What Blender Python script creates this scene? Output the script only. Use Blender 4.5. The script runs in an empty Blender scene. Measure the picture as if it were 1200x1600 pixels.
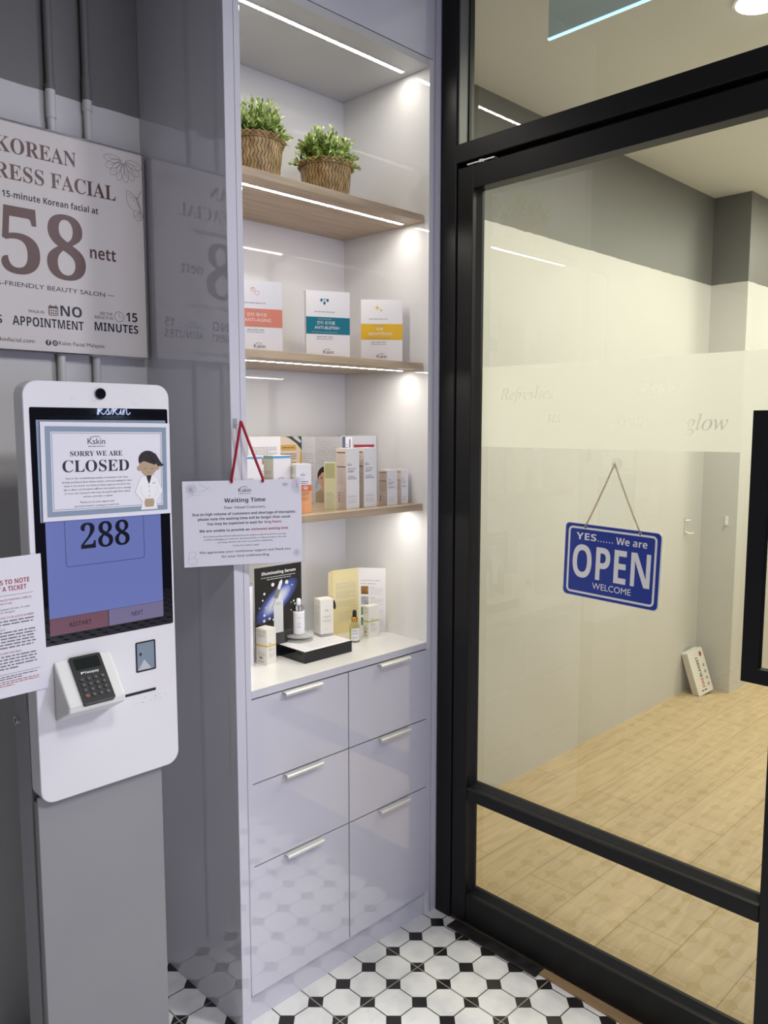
import bpy, bmesh, math, random
from mathutils import Vector, Matrix
random.seed(7)
S = bpy.context.scene
COL = S.collection
PI = math.pi

# ---------------------------------------------------------------- camera, world, lights, exposure
cam_d = bpy.data.cameras.new('camera')
cam = bpy.data.objects.new('camera', cam_d)
COL.objects.link(cam)
S.camera = cam
cam_d.sensor_fit = 'HORIZONTAL'
cam_d.sensor_width = 36.0
cam_d.lens = 36.0 * 1249.0 / 1200.0
cam_d.clip_start = 0.02
cam.location = (-1.0938, -1.6197, 1.5606)
cam.rotation_euler = (math.radians(90 - 6.1076), 0, math.radians(-44.8135))

S.view_settings.view_transform = 'Standard'
S.view_settings.look = 'None'
S.view_settings.exposure = 0.0
S.view_settings.gamma = 1.0
S.view_settings.use_curve_mapping = False
S.cycles.max_bounces = 10
S.cycles.diffuse_bounces = 4
S.cycles.glossy_bounces = 4
S.cycles.transparent_max_bounces = 16
S.cycles.sample_clamp_indirect = 6.0
S.cycles.caustics_reflective = False
S.cycles.caustics_refractive = False

W = bpy.data.worlds.new('world')
S.world = W
W.use_nodes = True
W.node_tree.nodes['Background'].inputs[0].default_value = (0.62, 0.60, 0.60, 1)
W.node_tree.nodes['Background'].inputs[1].default_value = 0.16


def area(name, loc, rot, sx, sy, power, color, spread=None):
    d = bpy.data.lights.new(name, 'AREA')
    d.shape = 'RECTANGLE'
    d.size = sx
    d.size_y = sy
    d.energy = power
    d.color = color
    if spread:
        d.spread = spread
    o = bpy.data.objects.new(name, d)
    o.location = loc
    o.rotation_euler = rot
    COL.objects.link(o)
    return o


# corridor: daylight from its open end, one ceiling panel, one added fill; salon: warm ceiling panels
area('corridor_daylight', (0.42, -4.6, 1.15), (PI / 2, 0, math.radians(2)), 1.6, 1.7, 44, (0.67, 0.68, 1.0))
area('corridor_overhead_light', (1.25, -2.5, 2.95), (0, 0, 0), 0.45, 0.45, 88, (0.94, 0.93, 1.0))
area('corridor_overhead_light', (-0.45, -1.80, 2.95), (0, 0, 0), 0.4, 0.4, 26, (1.0, 0.98, 0.96))  # added fill, no such lamp known; brightens the OPEN sign
area('salon_ceiling_light', (1.7, -0.85, 2.83), (0, 0, 0), 0.6, 0.6, 20, (1.0, 0.975, 0.80))
area('salon_ceiling_light', (2.9, -0.85, 2.83), (0, 0, 0), 0.6, 0.6, 33, (1.0, 0.975, 0.80))
area('salon_ceiling_light', (4.6, -0.75, 2.83), (0, 0, 0), 0.6, 0.6, 45, (1.0, 0.975, 0.80))

# ---------------------------------------------------------------- materials
MAT = {}


def nt(name):
    m = bpy.data.materials.new(name)
    m.use_nodes = True
    MAT[name] = m
    t = m.node_tree
    return m, t, t.nodes, t.links, t.nodes['Principled BSDF']


def pbr(name, c, r=0.5, metal=0.0, spec=0.5, coat=0.0, emit=None, es=0.0, trans=0.0, alpha=1.0, ior=1.45):
    m, t, n, l, b = nt(name)
    b.inputs['Base Color'].default_value = (*c, 1)
    b.inputs['Roughness'].default_value = r
    b.inputs['Metallic'].default_value = metal
    b.inputs['Specular IOR Level'].default_value = spec
    b.inputs['Coat Weight'].default_value = coat
    b.inputs['Coat Roughness'].default_value = 0.03
    b.inputs['Transmission Weight'].default_value = trans
    b.inputs['Alpha'].default_value = alpha
    b.inputs['IOR'].default_value = ior
    if emit:
        b.inputs['Emission Color'].default_value = (*emit, 1)
        b.inputs['Emission Strength'].default_value = es
    return m


def N(n, kind, **kw):
    x = n.new('ShaderNode' + kind)
    for k, v in kw.items():
        setattr(x, k, v)
    return x


def math_node(n, l, op, a, b=None):
    x = N(n, 'Math', operation=op)
    for i, v in enumerate((a, b)):
        if v is None:
            continue
        if isinstance(v, (int, float)):
            x.inputs[i].default_value = v
        else:
            l.new(v, x.inputs[i])
    return x.outputs[0]


def noise_mix(name, c1, c2, scale=8.0, r=0.5, stretch=(1, 1, 1), bump=0.0, detail=4.0, spec=0.5, bscale=None):
    m, t, n, l, b = nt(name)
    tc = N(n, 'TexCoord')
    mp = N(n, 'Mapping')
    mp.inputs['Scale'].default_value = stretch
    l.new(tc.outputs['Object'], mp.inputs[0])
    no = N(n, 'TexNoise')
    no.inputs['Scale'].default_value = scale
    no.inputs['Detail'].default_value = detail
    l.new(mp.outputs[0], no.inputs['Vector'])
    cr = N(n, 'ValToRGB')
    cr.color_ramp.elements[0].position = 0.3
    cr.color_ramp.elements[1].position = 0.7
    cr.color_ramp.elements[0].color = (*c1, 1)
    cr.color_ramp.elements[1].color = (*c2, 1)
    l.new(no.outputs[0], cr.inputs[0])
    l.new(cr.outputs[0], b.inputs['Base Color'])
    b.inputs['Roughness'].default_value = r
    b.inputs['Specular IOR Level'].default_value = spec
    if bump:
        bp = N(n, 'Bump')
        bp.inputs['Strength'].default_value = bump
        bp.inputs['Distance'].default_value = 0.01
        if bscale:
            n2 = N(n, 'TexNoise')
            n2.inputs['Scale'].default_value = bscale
            n2.inputs['Detail'].default_value = 1.0
            l.new(tc.outputs['Object'], n2.inputs['Vector'])
            l.new(n2.outputs[0], bp.inputs['Height'])
        else:
            l.new(no.outputs[0], bp.inputs['Height'])
        l.new(bp.outputs[0], b.inputs['Normal'])
    return m


def glossy_wavy(name, c, r, wave):
    """high-gloss laminate: a slightly uneven lacquer that bends the reflections"""
    m = pbr(name, c, r, spec=0.8, coat=0.9)
    n, l, b = m.node_tree.nodes, m.node_tree.links, m.node_tree.nodes['Principled BSDF']
    tc = N(n, 'TexCoord')
    no = N(n, 'TexNoise')
    no.inputs['Scale'].default_value = 9.0
    no.inputs['Detail'].default_value = 2.0
    l.new(tc.outputs['Object'], no.inputs['Vector'])
    if not wave:
        return m
    bp = N(n, 'Bump')
    bp.inputs['Strength'].default_value = wave
    bp.inputs['Distance'].default_value = 0.004
    l.new(no.outputs[0], bp.inputs['Height'])
    l.new(bp.outputs[0], b.inputs['Normal'])
    return m


laminate = glossy_wavy('glossy_laminate', (0.60, 0.595, 0.66), 0.04, 0.0)
niche_mat = glossy_wavy('niche_laminate', (0.72, 0.72, 0.73), 0.05, 0.05)
gap_mat = pbr('shadow_gap', (0.02, 0.02, 0.03), 0.8)
quartz = noise_mix('quartz_top', (0.80, 0.80, 0.78), (0.72, 0.71, 0.68), 6, 0.08)
oak = noise_mix('oak_veneer', (0.36, 0.27, 0.18), (0.50, 0.39, 0.275), 3.0, 0.45, (2.0, 26, 26), 0.05)
led_mat = pbr('led_diffuser', (1, 1, 1), 0.5, emit=(1.0, 0.94, 0.84), es=66.0)
alu = pbr('brushed_aluminium', (0.80, 0.80, 0.77), 0.38, 0.55)
chrome = pbr('chrome', (0.86, 0.86, 0.88), 0.08, 1.0)
black_frame = pbr('black_powder_coat', (0.009, 0.009, 0.010), 0.42, spec=0.28)
black_seal = pbr('black_rubber', (0.004, 0.004, 0.005), 0.6)
black_plastic = noise_mix('black_plate', (0.012, 0.012, 0.013), (0.035, 0.034, 0.032), 30, 0.35)
gloss_black = pbr('gloss_black', (0.005, 0.005, 0.009), 0.012, spec=0.6)
matte_black = pbr('matte_black', (0.012, 0.012, 0.013), 0.4)
kiosk_white = noise_mix('kiosk_white', (0.72, 0.71, 0.73), (0.75, 0.74, 0.765), 4, 0.22)
holder_white = pbr('holder_white', (0.74, 0.74, 0.71), 0.35)
pedestal_grey = noise_mix('pedestal_grey', (0.255, 0.255, 0.262), (0.275, 0.275, 0.28), 3, 0.38)
paper = pbr('paper', (0.72, 0.71, 0.76), 0.35)
paper_warm = pbr('paper_warm', (0.78, 0.76, 0.68), 0.4)
card_white = pbr('card_white', (0.80, 0.79, 0.80), 0.35)
poster_mat = pbr('poster_paper', (0.72, 0.685, 0.645), 0.5, spec=0.2)
ink = pbr('ink_black', (0.012, 0.013, 0.03), 0.45)
ink_grey = pbr('ink_grey', (0.33, 0.33, 0.34), 0.5)
ink_light = pbr('ink_pale', (0.48, 0.48, 0.50), 0.5)
ink_red = pbr('ink_red', (0.34, 0.03, 0.05), 0.45)
pale_acrylic = pbr('pale_acrylic', (0.74, 0.75, 0.73), 0.08, alpha=0.42)
ink_brown = pbr('ink_brown', (0.115, 0.055, 0.045), 0.4)
ink_blueline = pbr('ink_blue_line', (0.25, 0.31, 0.44), 0.45)
ink_pink = pbr('ink_pink_line', (0.45, 0.36, 0.42), 0.45)
ink_white = pbr('ink_white', (0.80, 0.80, 0.80), 0.4)
steel_blue = pbr('border_steel_blue', (0.235, 0.30, 0.385), 0.3)
skin_tone = pbr('print_skin', (0.42, 0.30, 0.19), 0.5)
sign_blue = pbr('sign_blue', (0.016, 0.042, 0.30), 0.2)
sign_white = pbr('sign_white', (0.80, 0.80, 0.80), 0.3)
red_cord = pbr('red_cord', (0.34, 0.006, 0.02), 0.6)
coral = pbr('coral_band', (0.72, 0.24, 0.15), 0.35)
teal = pbr('teal_band', (0.0, 0.17, 0.24), 0.3)
mustard = pbr('mustard_band', (0.76, 0.46, 0.03), 0.35)
orange = pbr('orange_print', (0.86, 0.40, 0.15), 0.4)
deep_orange = pbr('deep_orange_print', (0.72, 0.14, 0.01), 0.4)
pale_yellow = pbr('pale_yellow_card', (0.68, 0.64, 0.36), 0.4)
olive = pbr('olive_card', (0.52, 0.48, 0.20), 0.4)
cream_yellow = noise_mix('brochure_yellow', (0.70, 0.58, 0.25), (0.77, 0.69, 0.42), 5, 0.4)
lime = pbr('lime_band', (0.42, 0.52, 0.03), 0.4)
blush = pbr('blush_card', (0.74, 0.64, 0.58), 0.4)
sage = pbr('sage_card', (0.62, 0.61, 0.51), 0.4)
sky_blue = pbr('sky_blue_band', (0.10, 0.34, 0.60), 0.35)
sea_green = pbr('sea_green_band', (0.20, 0.40, 0.38), 0.35)
tan_print = pbr('tan_print', (0.62, 0.52, 0.42), 0.45)
grey_print = noise_mix('silver_print', (0.46, 0.46, 0.48), (0.60, 0.60, 0.61), 4, 0.35)
indigo = pbr('indigo_print', (0.13, 0.14, 0.27), 0.4)
leaf_print = pbr('leaf_print', (0.03, 0.05, 0.035), 0.5)
gold_print = pbr('gold_print', (0.55, 0.33, 0.05), 0.4)
photo_brown = noise_mix('photo_brown', (0.10, 0.03, 0.01), (0.42, 0.22, 0.06), 60, 0.4)
photo_grey = noise_mix('photo_grey', (0.22, 0.23, 0.25), (0.50, 0.52, 0.55), 60, 0.4)
photo_green = noise_mix('photo_green', (0.01, 0.03, 0.02), (0.12, 0.30, 0.12), 60, 0.4)
photo_skin = noise_mix('photo_skin', (0.20, 0.08, 0.05), (0.60, 0.38, 0.28), 90, 0.4)
hair = pbr('hair_print', (0.012, 0.009, 0.010), 0.5)
lips = pbr('lip_print', (0.40, 0.10, 0.08), 0.5)
face_mat = pbr('face_print', (0.56, 0.34, 0.23), 0.5)
cloth_mat = pbr('blouse_print', (0.40, 0.30, 0.22), 0.5)
serum_white = pbr('serum_bottle_white', (0.82, 0.82, 0.84), 0.15)
amber_cap = pbr('brown_cap', (0.09, 0.025, 0.012), 0.3)
gold = pbr('gold_collar', (0.72, 0.42, 0.10), 0.22, 1.0)
serum_liquid = pbr('serum_liquid', (0.62, 0.60, 0.42), 0.12)
screen_blue = pbr('display_blue', (0.02, 0.02, 0.03), 0.12, emit=(0.15, 0.19, 0.50), es=0.80)
screen_red = pbr('display_red', (0.02, 0.02, 0.02), 0.12, emit=(0.155, 0.062, 0.095), es=0.9)
screen_mauve = pbr('display_mauve', (0.02, 0.02, 0.02), 0.12, emit=(0.165, 0.14, 0.27), es=0.9)
screen_ink = pbr('display_ink', (0.004, 0.004, 0.012), 0.2)
lcd = pbr('lcd_off', (0.016, 0.02, 0.018), 0.12)
key_mat = pbr('keypad_rubber', (0.03, 0.03, 0.032), 0.5)
key_red = pbr('keypad_red', (0.16, 0.05, 0.05), 0.5)
scan_glass = pbr('scanner_window', (0.20, 0.25, 0.31), 0.1)
pipe_cream = None
reflection_edge = pbr('reflection_edge_glow', (0.6, 0.8, 1), 0.4, emit=(0.40, 0.68, 1.0), es=1.5)
lamp_glow = pbr('downlight_glow', (1, 1, 1), 0.4, emit=(1.0, 0.98, 0.92), es=14.0)
neon_glow = pbr('neon_tube', (1, 1, 1), 0.4, emit=(0.55, 0.66, 1.0), es=22.0)
basket_mat = noise_mix('bamboo_strip', (0.26, 0.16, 0.055), (0.58, 0.41, 0.19), 45, 0.45)
basket_dark = pbr('basket_lining', (0.07, 0.032, 0.010), 0.8)
leaf_a = noise_mix('leaf_green', (0.09, 0.19, 0.025), (0.42, 0.56, 0.13), 45, 0.45)
leaf_b = pbr('leaf_tip', (0.60, 0.70, 0.28), 0.45)
stem_mat = pbr('stem_green', (0.10, 0.16, 0.04), 0.6)
soil_mat = pbr('moss_fill', (0.03, 0.05, 0.015), 0.9)
wood_trim = noise_mix('threshold_wood', (0.34, 0.22, 0.11), (0.42, 0.29, 0.15), 3, 0.4, (18, 2, 2))
corridor_wall = pbr('corridor_grey', (0.07, 0.07, 0.072), 0.7)
ceil_mat = pbr('ceiling_white', (0.76, 0.75, 0.70), 0.85)
ceil_dark = pbr('corridor_ceiling_grey', (0.17, 0.17, 0.18), 0.8)


def glass_mat(name, tint, ior=1.5, gloss_rough=0.0, boost=1.0, smudge=False):
    m = bpy.data.materials.new(name)
    m.use_nodes = True
    n, l = m.node_tree.nodes, m.node_tree.links
    n.remove(n['Principled BSDF'])
    out = n['Material Output']
    tr = N(n, 'BsdfTransparent')
    tr.inputs[0].default_value = (*tint, 1)
    gl = N(n, 'BsdfGlossy')
    gl.inputs['Roughness'].default_value = gloss_rough
    lw = N(n, 'LayerWeight')
    lw.inputs['Blend'].default_value = 0.5
    r0 = ((ior - 1) / (ior + 1)) ** 2
    f = math_node(n, l, 'MULTIPLY', math_node(n, l, 'ADD', math_node(n, l, 'MULTIPLY', math_node(n, l, 'POWER', lw.outputs['Facing'], 5.0), 1 - r0), r0), boost)
    mx = N(n, 'MixShader')
    l.new(f, mx.inputs[0])
    l.new(tr.outputs[0], mx.inputs[1])
    l.new(gl.outputs[0], mx.inputs[2])
    l.new(mx.outputs[0], out.inputs[0])
    MAT[name] = m
    return m


glass = glass_mat('window_glass', (0.94, 0.955, 0.92), 1.5, 0.0, 1.8)
acrylic = glass_mat('clear_acrylic', (0.95, 0.96, 0.955), 1.5, 0.03, 1.6)
brass = pbr('brass_chain', (0.45, 0.38, 0.25), 0.3, 1.0)
film_clear = glass_mat('laminate_film', (0.93, 0.93, 0.95), 1.45, 0.08, 1.0)
reflection_tint = glass_mat('blue_grey_reflection', (0.74, 0.84, 0.93), 1.45, 0.0, 1.0)
bottle_glass = glass_mat('bottle_glass', (0.86, 0.88, 0.80), 1.5, 0.0, 1.3)


def frosted():
    m = bpy.data.materials.new('frosted_film')
    m.use_nodes = True
    n, l = m.node_tree.nodes, m.node_tree.links
    n.remove(n['Principled BSDF'])
    tl = N(n, 'BsdfTranslucent')
    tl.inputs[0].default_value = (0.94, 0.95, 0.90, 1)
    df = N(n, 'BsdfDiffuse')
    df.inputs[0].default_value = (0.78, 0.79, 0.78, 1)
    mx = N(n, 'MixShader')
    mx.inputs[0].default_value = 0.32
    l.new(tl.outputs[0], mx.inputs[1])
    l.new(df.outputs[0], mx.inputs[2])
    tr = N(n, 'BsdfTransparent')
    mx2 = N(n, 'MixShader')
    mx2.inputs[0].default_value = 0.12
    l.new(mx.outputs[0], mx2.inputs[1])
    l.new(tr.outputs[0], mx2.inputs[2])
    l.new(mx2.outputs[0], n['Material Output'].inputs[0])
    return m


film_frost = frosted()


def painted_wall():
    """pale lower wall, dark grey band above 2.36 m with a hand-cut paint edge"""
    m, t, n, l, b = nt('two_tone_wall_paint')
    g = N(n, 'NewGeometry')
    sp = N(n, 'SeparateXYZ')
    l.new(g.outputs['Position'], sp.inputs[0])
    no = N(n, 'TexNoise')
    no.inputs['Scale'].default_value = 14.0
    l.new(g.outputs['Position'], no.inputs['Vector'])
    wob = math_node(n, l, 'MULTIPLY', math_node(n, l, 'SUBTRACT', no.outputs[0], 0.5), 0.008)
    z = math_node(n, l, 'ADD', sp.outputs[2], wob)
    f = math_node(n, l, 'GREATER_THAN', z, 2.3655)
    n2 = N(n, 'TexNoise')
    n2.inputs['Scale'].default_value = 2.0
    l.new(g.outputs['Position'], n2.inputs['Vector'])
    mr = N(n, 'Mix', data_type='RGBA')
    mr.inputs[6].default_value = (0.58, 0.575, 0.565, 1)
    mr.inputs[7].default_value = (0.62, 0.615, 0.605, 1)
    l.new(n2.outputs[0], mr.inputs[0])
    mx = N(n, 'Mix', data_type='RGBA')
    mx.inputs[7].default_value = (0.155, 0.155, 0.15, 1)
    l.new(mr.outputs[2], mx.inputs[6])
    l.new(f, mx.inputs[0])
    l.new(mx.outputs[2], b.inputs['Base Color'])
    b.inputs['Roughness'].default_value = 0.5
    return m


wall_paint = painted_wall()


def octagon_tile():
    m, t, n, l, b = nt('octagon_dot_tile')
    g = N(n, 'NewGeometry')
    sp = N(n, 'SeparateXYZ')
    l.new(g.outputs['Position'], sp.inputs[0])
    px = math_node(n, l, 'DIVIDE', math_node(n, l, 'SUBTRACT', sp.outputs[0], 0.2018), 0.1)
    py = math_node(n, l, 'DIVIDE', math_node(n, l, 'SUBTRACT', sp.outputs[1], -0.1514), 0.1)
    dx = math_node(n, l, 'ABSOLUTE', math_node(n, l, 'SUBTRACT', px, math_node(n, l, 'ROUND', px)))
    dy = math_node(n, l, 'ABSOLUTE', math_node(n, l, 'SUBTRACT', py, math_node(n, l, 'ROUND', py)))
    dot = math_node(n, l, 'LESS_THAN', math_node(n, l, 'ADD', dx, dy), 0.285)
    line = math_node(n, l, 'LESS_THAN', math_node(n, l, 'MINIMUM', dx, dy), 0.016)
    blk = math_node(n, l, 'MAXIMUM', dot, line)
    q = []
    for p in (px, py):
        k = math_node(n, l, 'DIVIDE', p, 3.0)
        q.append(math_node(n, l, 'ABSOLUTE', math_node(n, l, 'SUBTRACT', k, math_node(n, l, 'ROUND', k))))
    jd = math_node(n, l, 'MINIMUM', q[0], q[1])
    joint = math_node(n, l, 'LESS_THAN', jd, 0.0075)
    joint2 = math_node(n, l, 'LESS_THAN', jd, 0.0046)
    no = N(n, 'TexNoise')
    no.inputs['Scale'].default_value = 11.0
    no.inputs['Detail'].default_value = 6.0
    l.new(g.outputs['Position'], no.inputs['Vector'])
    cr = N(n, 'ValToRGB')
    cr.color_ramp.elements[0].position = 0.32
    cr.color_ramp.elements[0].color = (0.70, 0.70, 0.70, 1)
    cr.color_ramp.elements[1].position = 0.56
    cr.color_ramp.elements[1].color = (0.84, 0.84, 0.82, 1)
    l.new(no.outputs[0], cr.inputs[0])

    def mix(a, col, f):
        x = N(n, 'Mix', data_type='RGBA')
        l.new(a, x.inputs[6])
        x.inputs[7].default_value = (*col, 1)
        l.new(f, x.inputs[0])
        return x.outputs[2]
    c = mix(cr.outputs[0], (0.018, 0.017, 0.016), blk)
    c = mix(c, (0.03, 0.028, 0.026), joint)
    c = mix(c, (0.36, 0.34, 0.31), joint2)
    l.new(c, b.inputs['Base Color'])
    b.inputs['Roughness'].default_value = 0.3
    return m


tile = octagon_tile()


def plank_floor():
    m, t, n, l, b = nt('oak_plank_floor')
    g = N(n, 'NewGeometry')
    mp = N(n, 'Mapping')
    mp.inputs['Location'].default_value = (0.08, 0.83, 0)
    l.new(g.outputs['Position'], mp.inputs[0])
    br = N(n, 'TexBrick')
    br.offset = 0.39
    br.inputs['Scale'].default_value = 1.0
    br.inputs['Mortar Size'].default_value = 0.0012
    br.inputs['Brick Width'].default_value = 1.22
    br.inputs['Row Height'].default_value = 0.183
    br.inputs['Color1'].default_value = (0.50, 0.385, 0.23, 1)
    br.inputs['Color2'].default_value = (0.555, 0.43, 0.265, 1)
    br.inputs['Mortar'].default_value = (0.26, 0.18, 0.10, 1)
    l.new(mp.outputs[0], br.inputs['Vector'])
    mp2 = N(n, 'Mapping')
    mp2.inputs['Scale'].default_value = (2.2, 16, 1)
    l.new(g.outputs['Position'], mp2.inputs[0])
    no = N(n, 'TexNoise')
    no.inputs['Scale'].default_value = 2.6
    no.inputs['Detail'].default_value = 7
    no.inputs['Distortion'].default_value = 0.7
    l.new(mp2.outputs[0], no.inputs['Vector'])
    cr = N(n, 'ValToRGB')
    cr.color_ramp.elements[0].position = 0.35
    cr.color_ramp.elements[0].color = (0.88, 0.86, 0.82, 1)
    cr.color_ramp.elements[1].position = 0.65
    cr.color_ramp.elements[1].color = (1.05, 1.04, 1.03, 1)
    l.new(no.outputs[0], cr.inputs[0])
    mx = N(n, 'Mix', data_type='RGBA', blend_type='MULTIPLY')
    mx.inputs[0].default_value = 1.0
    l.new(br.outputs['Color'], mx.inputs[6])
    l.new(cr.outputs[0], mx.inputs[7])
    l.new(mx.outputs[2], b.inputs['Base Color'])
    b.inputs['Roughness'].default_value = 0.5
    b.inputs['Specular IOR Level'].default_value = 0.3
    return m


plank = plank_floor()


def star_print():
    m, t, n, l, b = nt('night_sky_print')
    tc = N(n, 'TexCoord')
    sp = N(n, 'SeparateXYZ')
    l.new(tc.outputs['Object'], sp.inputs[0])
    # soft diagonal nebula across the sheet (object space, metres)
    u = math_node(n, l, 'SUBTRACT', sp.outputs[0], 0.075)
    v = math_node(n, l, 'SUBTRACT', sp.outputs[2], 0.165)
    a = math_node(n, l, 'ADD', math_node(n, l, 'MULTIPLY', u, 0.80), math_node(n, l, 'MULTIPLY', v, 0.60))
    c = math_node(n, l, 'SUBTRACT', math_node(n, l, 'MULTIPLY', v, 0.80), math_node(n, l, 'MULTIPLY', u, 0.60))
    d = math_node(n, l, 'ADD', math_node(n, l, 'POWER', math_node(n, l, 'DIVIDE', math_node(n, l, 'ABSOLUTE', a), 0.058), 2.0),
                  math_node(n, l, 'POWER', math_node(n, l, 'DIVIDE', math_node(n, l, 'ABSOLUTE', c), 0.021), 2.0))
    cr = N(n, 'ValToRGB')
    e = cr.color_ramp.elements
    e[0].position = 0.0
    e[0].color = (0.80, 0.83, 0.95, 1)
    e[1].position = 1.0
    e[1].color = (0.008, 0.008, 0.012, 1)
    x = cr.color_ramp.elements.new(0.45)
    x.color = (0.07, 0.11, 0.42, 1)
    l.new(math_node(n, l, 'DIVIDE', d, 2.6), cr.inputs[0])
    l.new(cr.outputs[0], b.inputs['Base Color'])
    b.inputs['Roughness'].default_value = 0.15
    return m


night = star_print()

# ---------------------------------------------------------------- mesh building


class MB:
    def __init__(self):
        self.v, self.f, self.mi, self.mats, self.smooth = [], [], [], [], set()

    def m(self, mat):
        if mat not in self.mats:
            self.mats.append(mat)
        return self.mats.index(mat)

    def add(self, verts, faces, mat, smooth=False):
        o = len(self.v)
        k = self.m(mat)
        self.v.extend([tuple(p) for p in verts])
        for f in faces:
            if smooth:
                self.smooth.add(len(self.f))
            self.f.append([o + i for i in f])
            self.mi.append(k)

    def box(self, x0, x1, y0, y1, z0, z1, mat, skip=()):
        v = [(x, y, z) for z in (z0, z1) for y in (y0, y1) for x in (x0, x1)]
        fs = {'-z': [0, 2, 3, 1], '+z': [4, 5, 7, 6], '-y': [0, 1, 5, 4], '+y': [2, 6, 7, 3], '-x': [0, 4, 6, 2], '+x': [1, 3, 7, 5]}
        self.add(v, [f for k, f in fs.items() if k not in skip], mat)

    def prism(self, pts, F, depth, mat, side=None, back=True):
        """outline pts (a,b) in frame F, front face at normal offset 0, extruded backwards"""
        n = len(pts)
        v = [F(a, b, 0) for a, b in pts] + [F(a, b, -depth) for a, b in pts]
        self.add(v, [list(range(n))], mat)
        self.add(v, [[i, n + i, n + (i + 1) % n, (i + 1) % n] for i in range(n)], side or mat)
        if back:
            self.add(v, [list(range(2 * n - 1, n - 1, -1))], side or mat)

    def cyl(self, p0, p1, r0, r1, mat, seg=20, caps=True):
        p0, p1 = Vector(p0), Vector(p1)
        ax = (p1 - p0).normalized()
        t = Vector((1, 0, 0)) if abs(ax.x) < 0.9 else Vector((0, 1, 0))
        a = ax.cross(t).normalized()
        b = ax.cross(a)
        v = []
        for p, r in ((p0, r0), (p1, r1)):
            for i in range(seg):
                th = 2 * PI * i / seg
                v.append(p + a * r * math.cos(th) + b * r * math.sin(th))
        self.add(v, [[i, (i + 1) % seg, seg + (i + 1) % seg, seg + i] for i in range(seg)], mat, True)
        if caps:
            self.add(v, [list(range(seg - 1, -1, -1)), list(range(seg, 2 * seg))], mat)

    def lathe(self, prof, c, mat, seg=28, mats=None):
        """profile [(r,z)] bottom to top round the vertical axis through c"""
        v = []
        for r, z in prof:
            for i in range(seg):
                th = 2 * PI * i / seg
                v.append((c[0] + r * math.cos(th), c[1] + r * math.sin(th), c[2] + z))
        for k in range(len(prof) - 1):
            fm = mats[k] if mats else mat
            self.add(v, [[k * seg + i, k * seg + (i + 1) % seg, (k + 1) * seg + (i + 1) % seg, (k + 1) * seg + i] for i in range(seg)], fm, True)
        self.add(v, [list(range(seg - 1, -1, -1))], mats[0] if mats else mat)
        self.add(v, [list(range((len(prof) - 1) * seg, len(prof) * seg))], mats[-1] if mats else mat)

    def tube(self, path, r, mat, seg=8, closed=False):
        pts = [Vector(p) for p in path]
        n = len(pts)
        v = []
        ref = None
        for i, p in enumerate(pts):
            if closed:
                d = pts[(i + 1) % n] - pts[i - 1]
            else:
                d = pts[min(i + 1, n - 1)] - pts[max(i - 1, 0)]
            d.normalize()
            if ref is None:
                ref = Vector((0, 0, 1)) if abs(d.z) < 0.9 else Vector((1, 0, 0))
            a = (ref - d * ref.dot(d)).normalized()
            ref = a
            b = d.cross(a)
            for k in range(seg):
                th = 2 * PI * k / seg
                v.append(p + a * r * math.cos(th) + b * r * math.sin(th))
        rng = range(n if closed else n - 1)
        self.add(v, [[i * seg + k, i * seg + (k + 1) % seg, ((i + 1) % n) * seg + (k + 1) % seg, ((i + 1) % n) * seg + k] for i in rng for k in range(seg)], mat, True)
        if not closed:
            self.add(v, [list(range(seg - 1, -1, -1)), list(range((n - 1) * seg, n * seg))], mat)

    def build(self, name, parent=None, bevel=0.0, seg=2, loc=None, limit=0.6):
        me = bpy.data.meshes.new(name)
        me.from_pydata(self.v, [], self.f)
        for mt in self.mats:
            me.materials.append(mt)
        me.polygons.foreach_set('material_index', self.mi)
        for i in self.smooth:
            me.polygons[i].use_smooth = True
        me.update()
        o = bpy.data.objects.new(name, me)
        COL.objects.link(o)
        if parent:
            o.parent = parent
        if loc:
            o.location = loc
        if bevel:
            bm = bmesh.new()
            bm.from_mesh(me)
            bmesh.ops.remove_doubles(bm, verts=bm.verts, dist=1e-6)
            es = [e for e in bm.edges if len(e.link_faces) == 2 and e.calc_face_angle(0) > limit]
            bmesh.ops.bevel(bm, geom=es, offset=bevel, segments=seg, affect='EDGES', profile=0.7, clamp_overlap=True)
            bm.to_mesh(me)
            bm.free()
        return o


class Frame:
    """local 2-D sheet: origin o, u to the right, v up, n = u x v towards the reader"""

    def __init__(self, o, u, v):
        self.o, self.u, self.v = Vector(o), Vector(u).normalized(), Vector(v).normalized()
        self.n = self.u.cross(self.v)

    def __call__(self, a, b, c=0.0):
        return self.o + self.u * a + self.v * b + self.n * c


FRONT = lambda x, y, z: Frame((x, y, z), (1, 0, 0), (0, 0, 1))       # faces -Y
LEFT = lambda x, y, z: Frame((x, y, z), (0, -1, 0), (0, 0, 1))       # faces -X

LIFT = 0.0003


def rect(mb, F, a0, b0, a1, b1, mat, lift=LIFT):
    mb.add([F(a0, b0, lift), F(a1, b0, lift), F(a1, b1, lift), F(a0, b1, lift)], [[0, 1, 2, 3]], mat)


def poly(mb, F, pts, mat, lift=LIFT):
    mb.add([F(a, b, lift) for a, b in pts], [list(range(len(pts)))], mat)


def ell(mb, F, a, b, ra, rb, mat, lift=LIFT, seg=20, rot=0.0):
    c, s = math.cos(rot), math.sin(rot)
    poly(mb, F, [(a + c * ra * math.cos(t) - s * rb * math.sin(t), b + s * ra * math.cos(t) + c * rb * math.sin(t))
                 for t in (2 * PI * i / seg for i in range(seg))], mat, lift)


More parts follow.
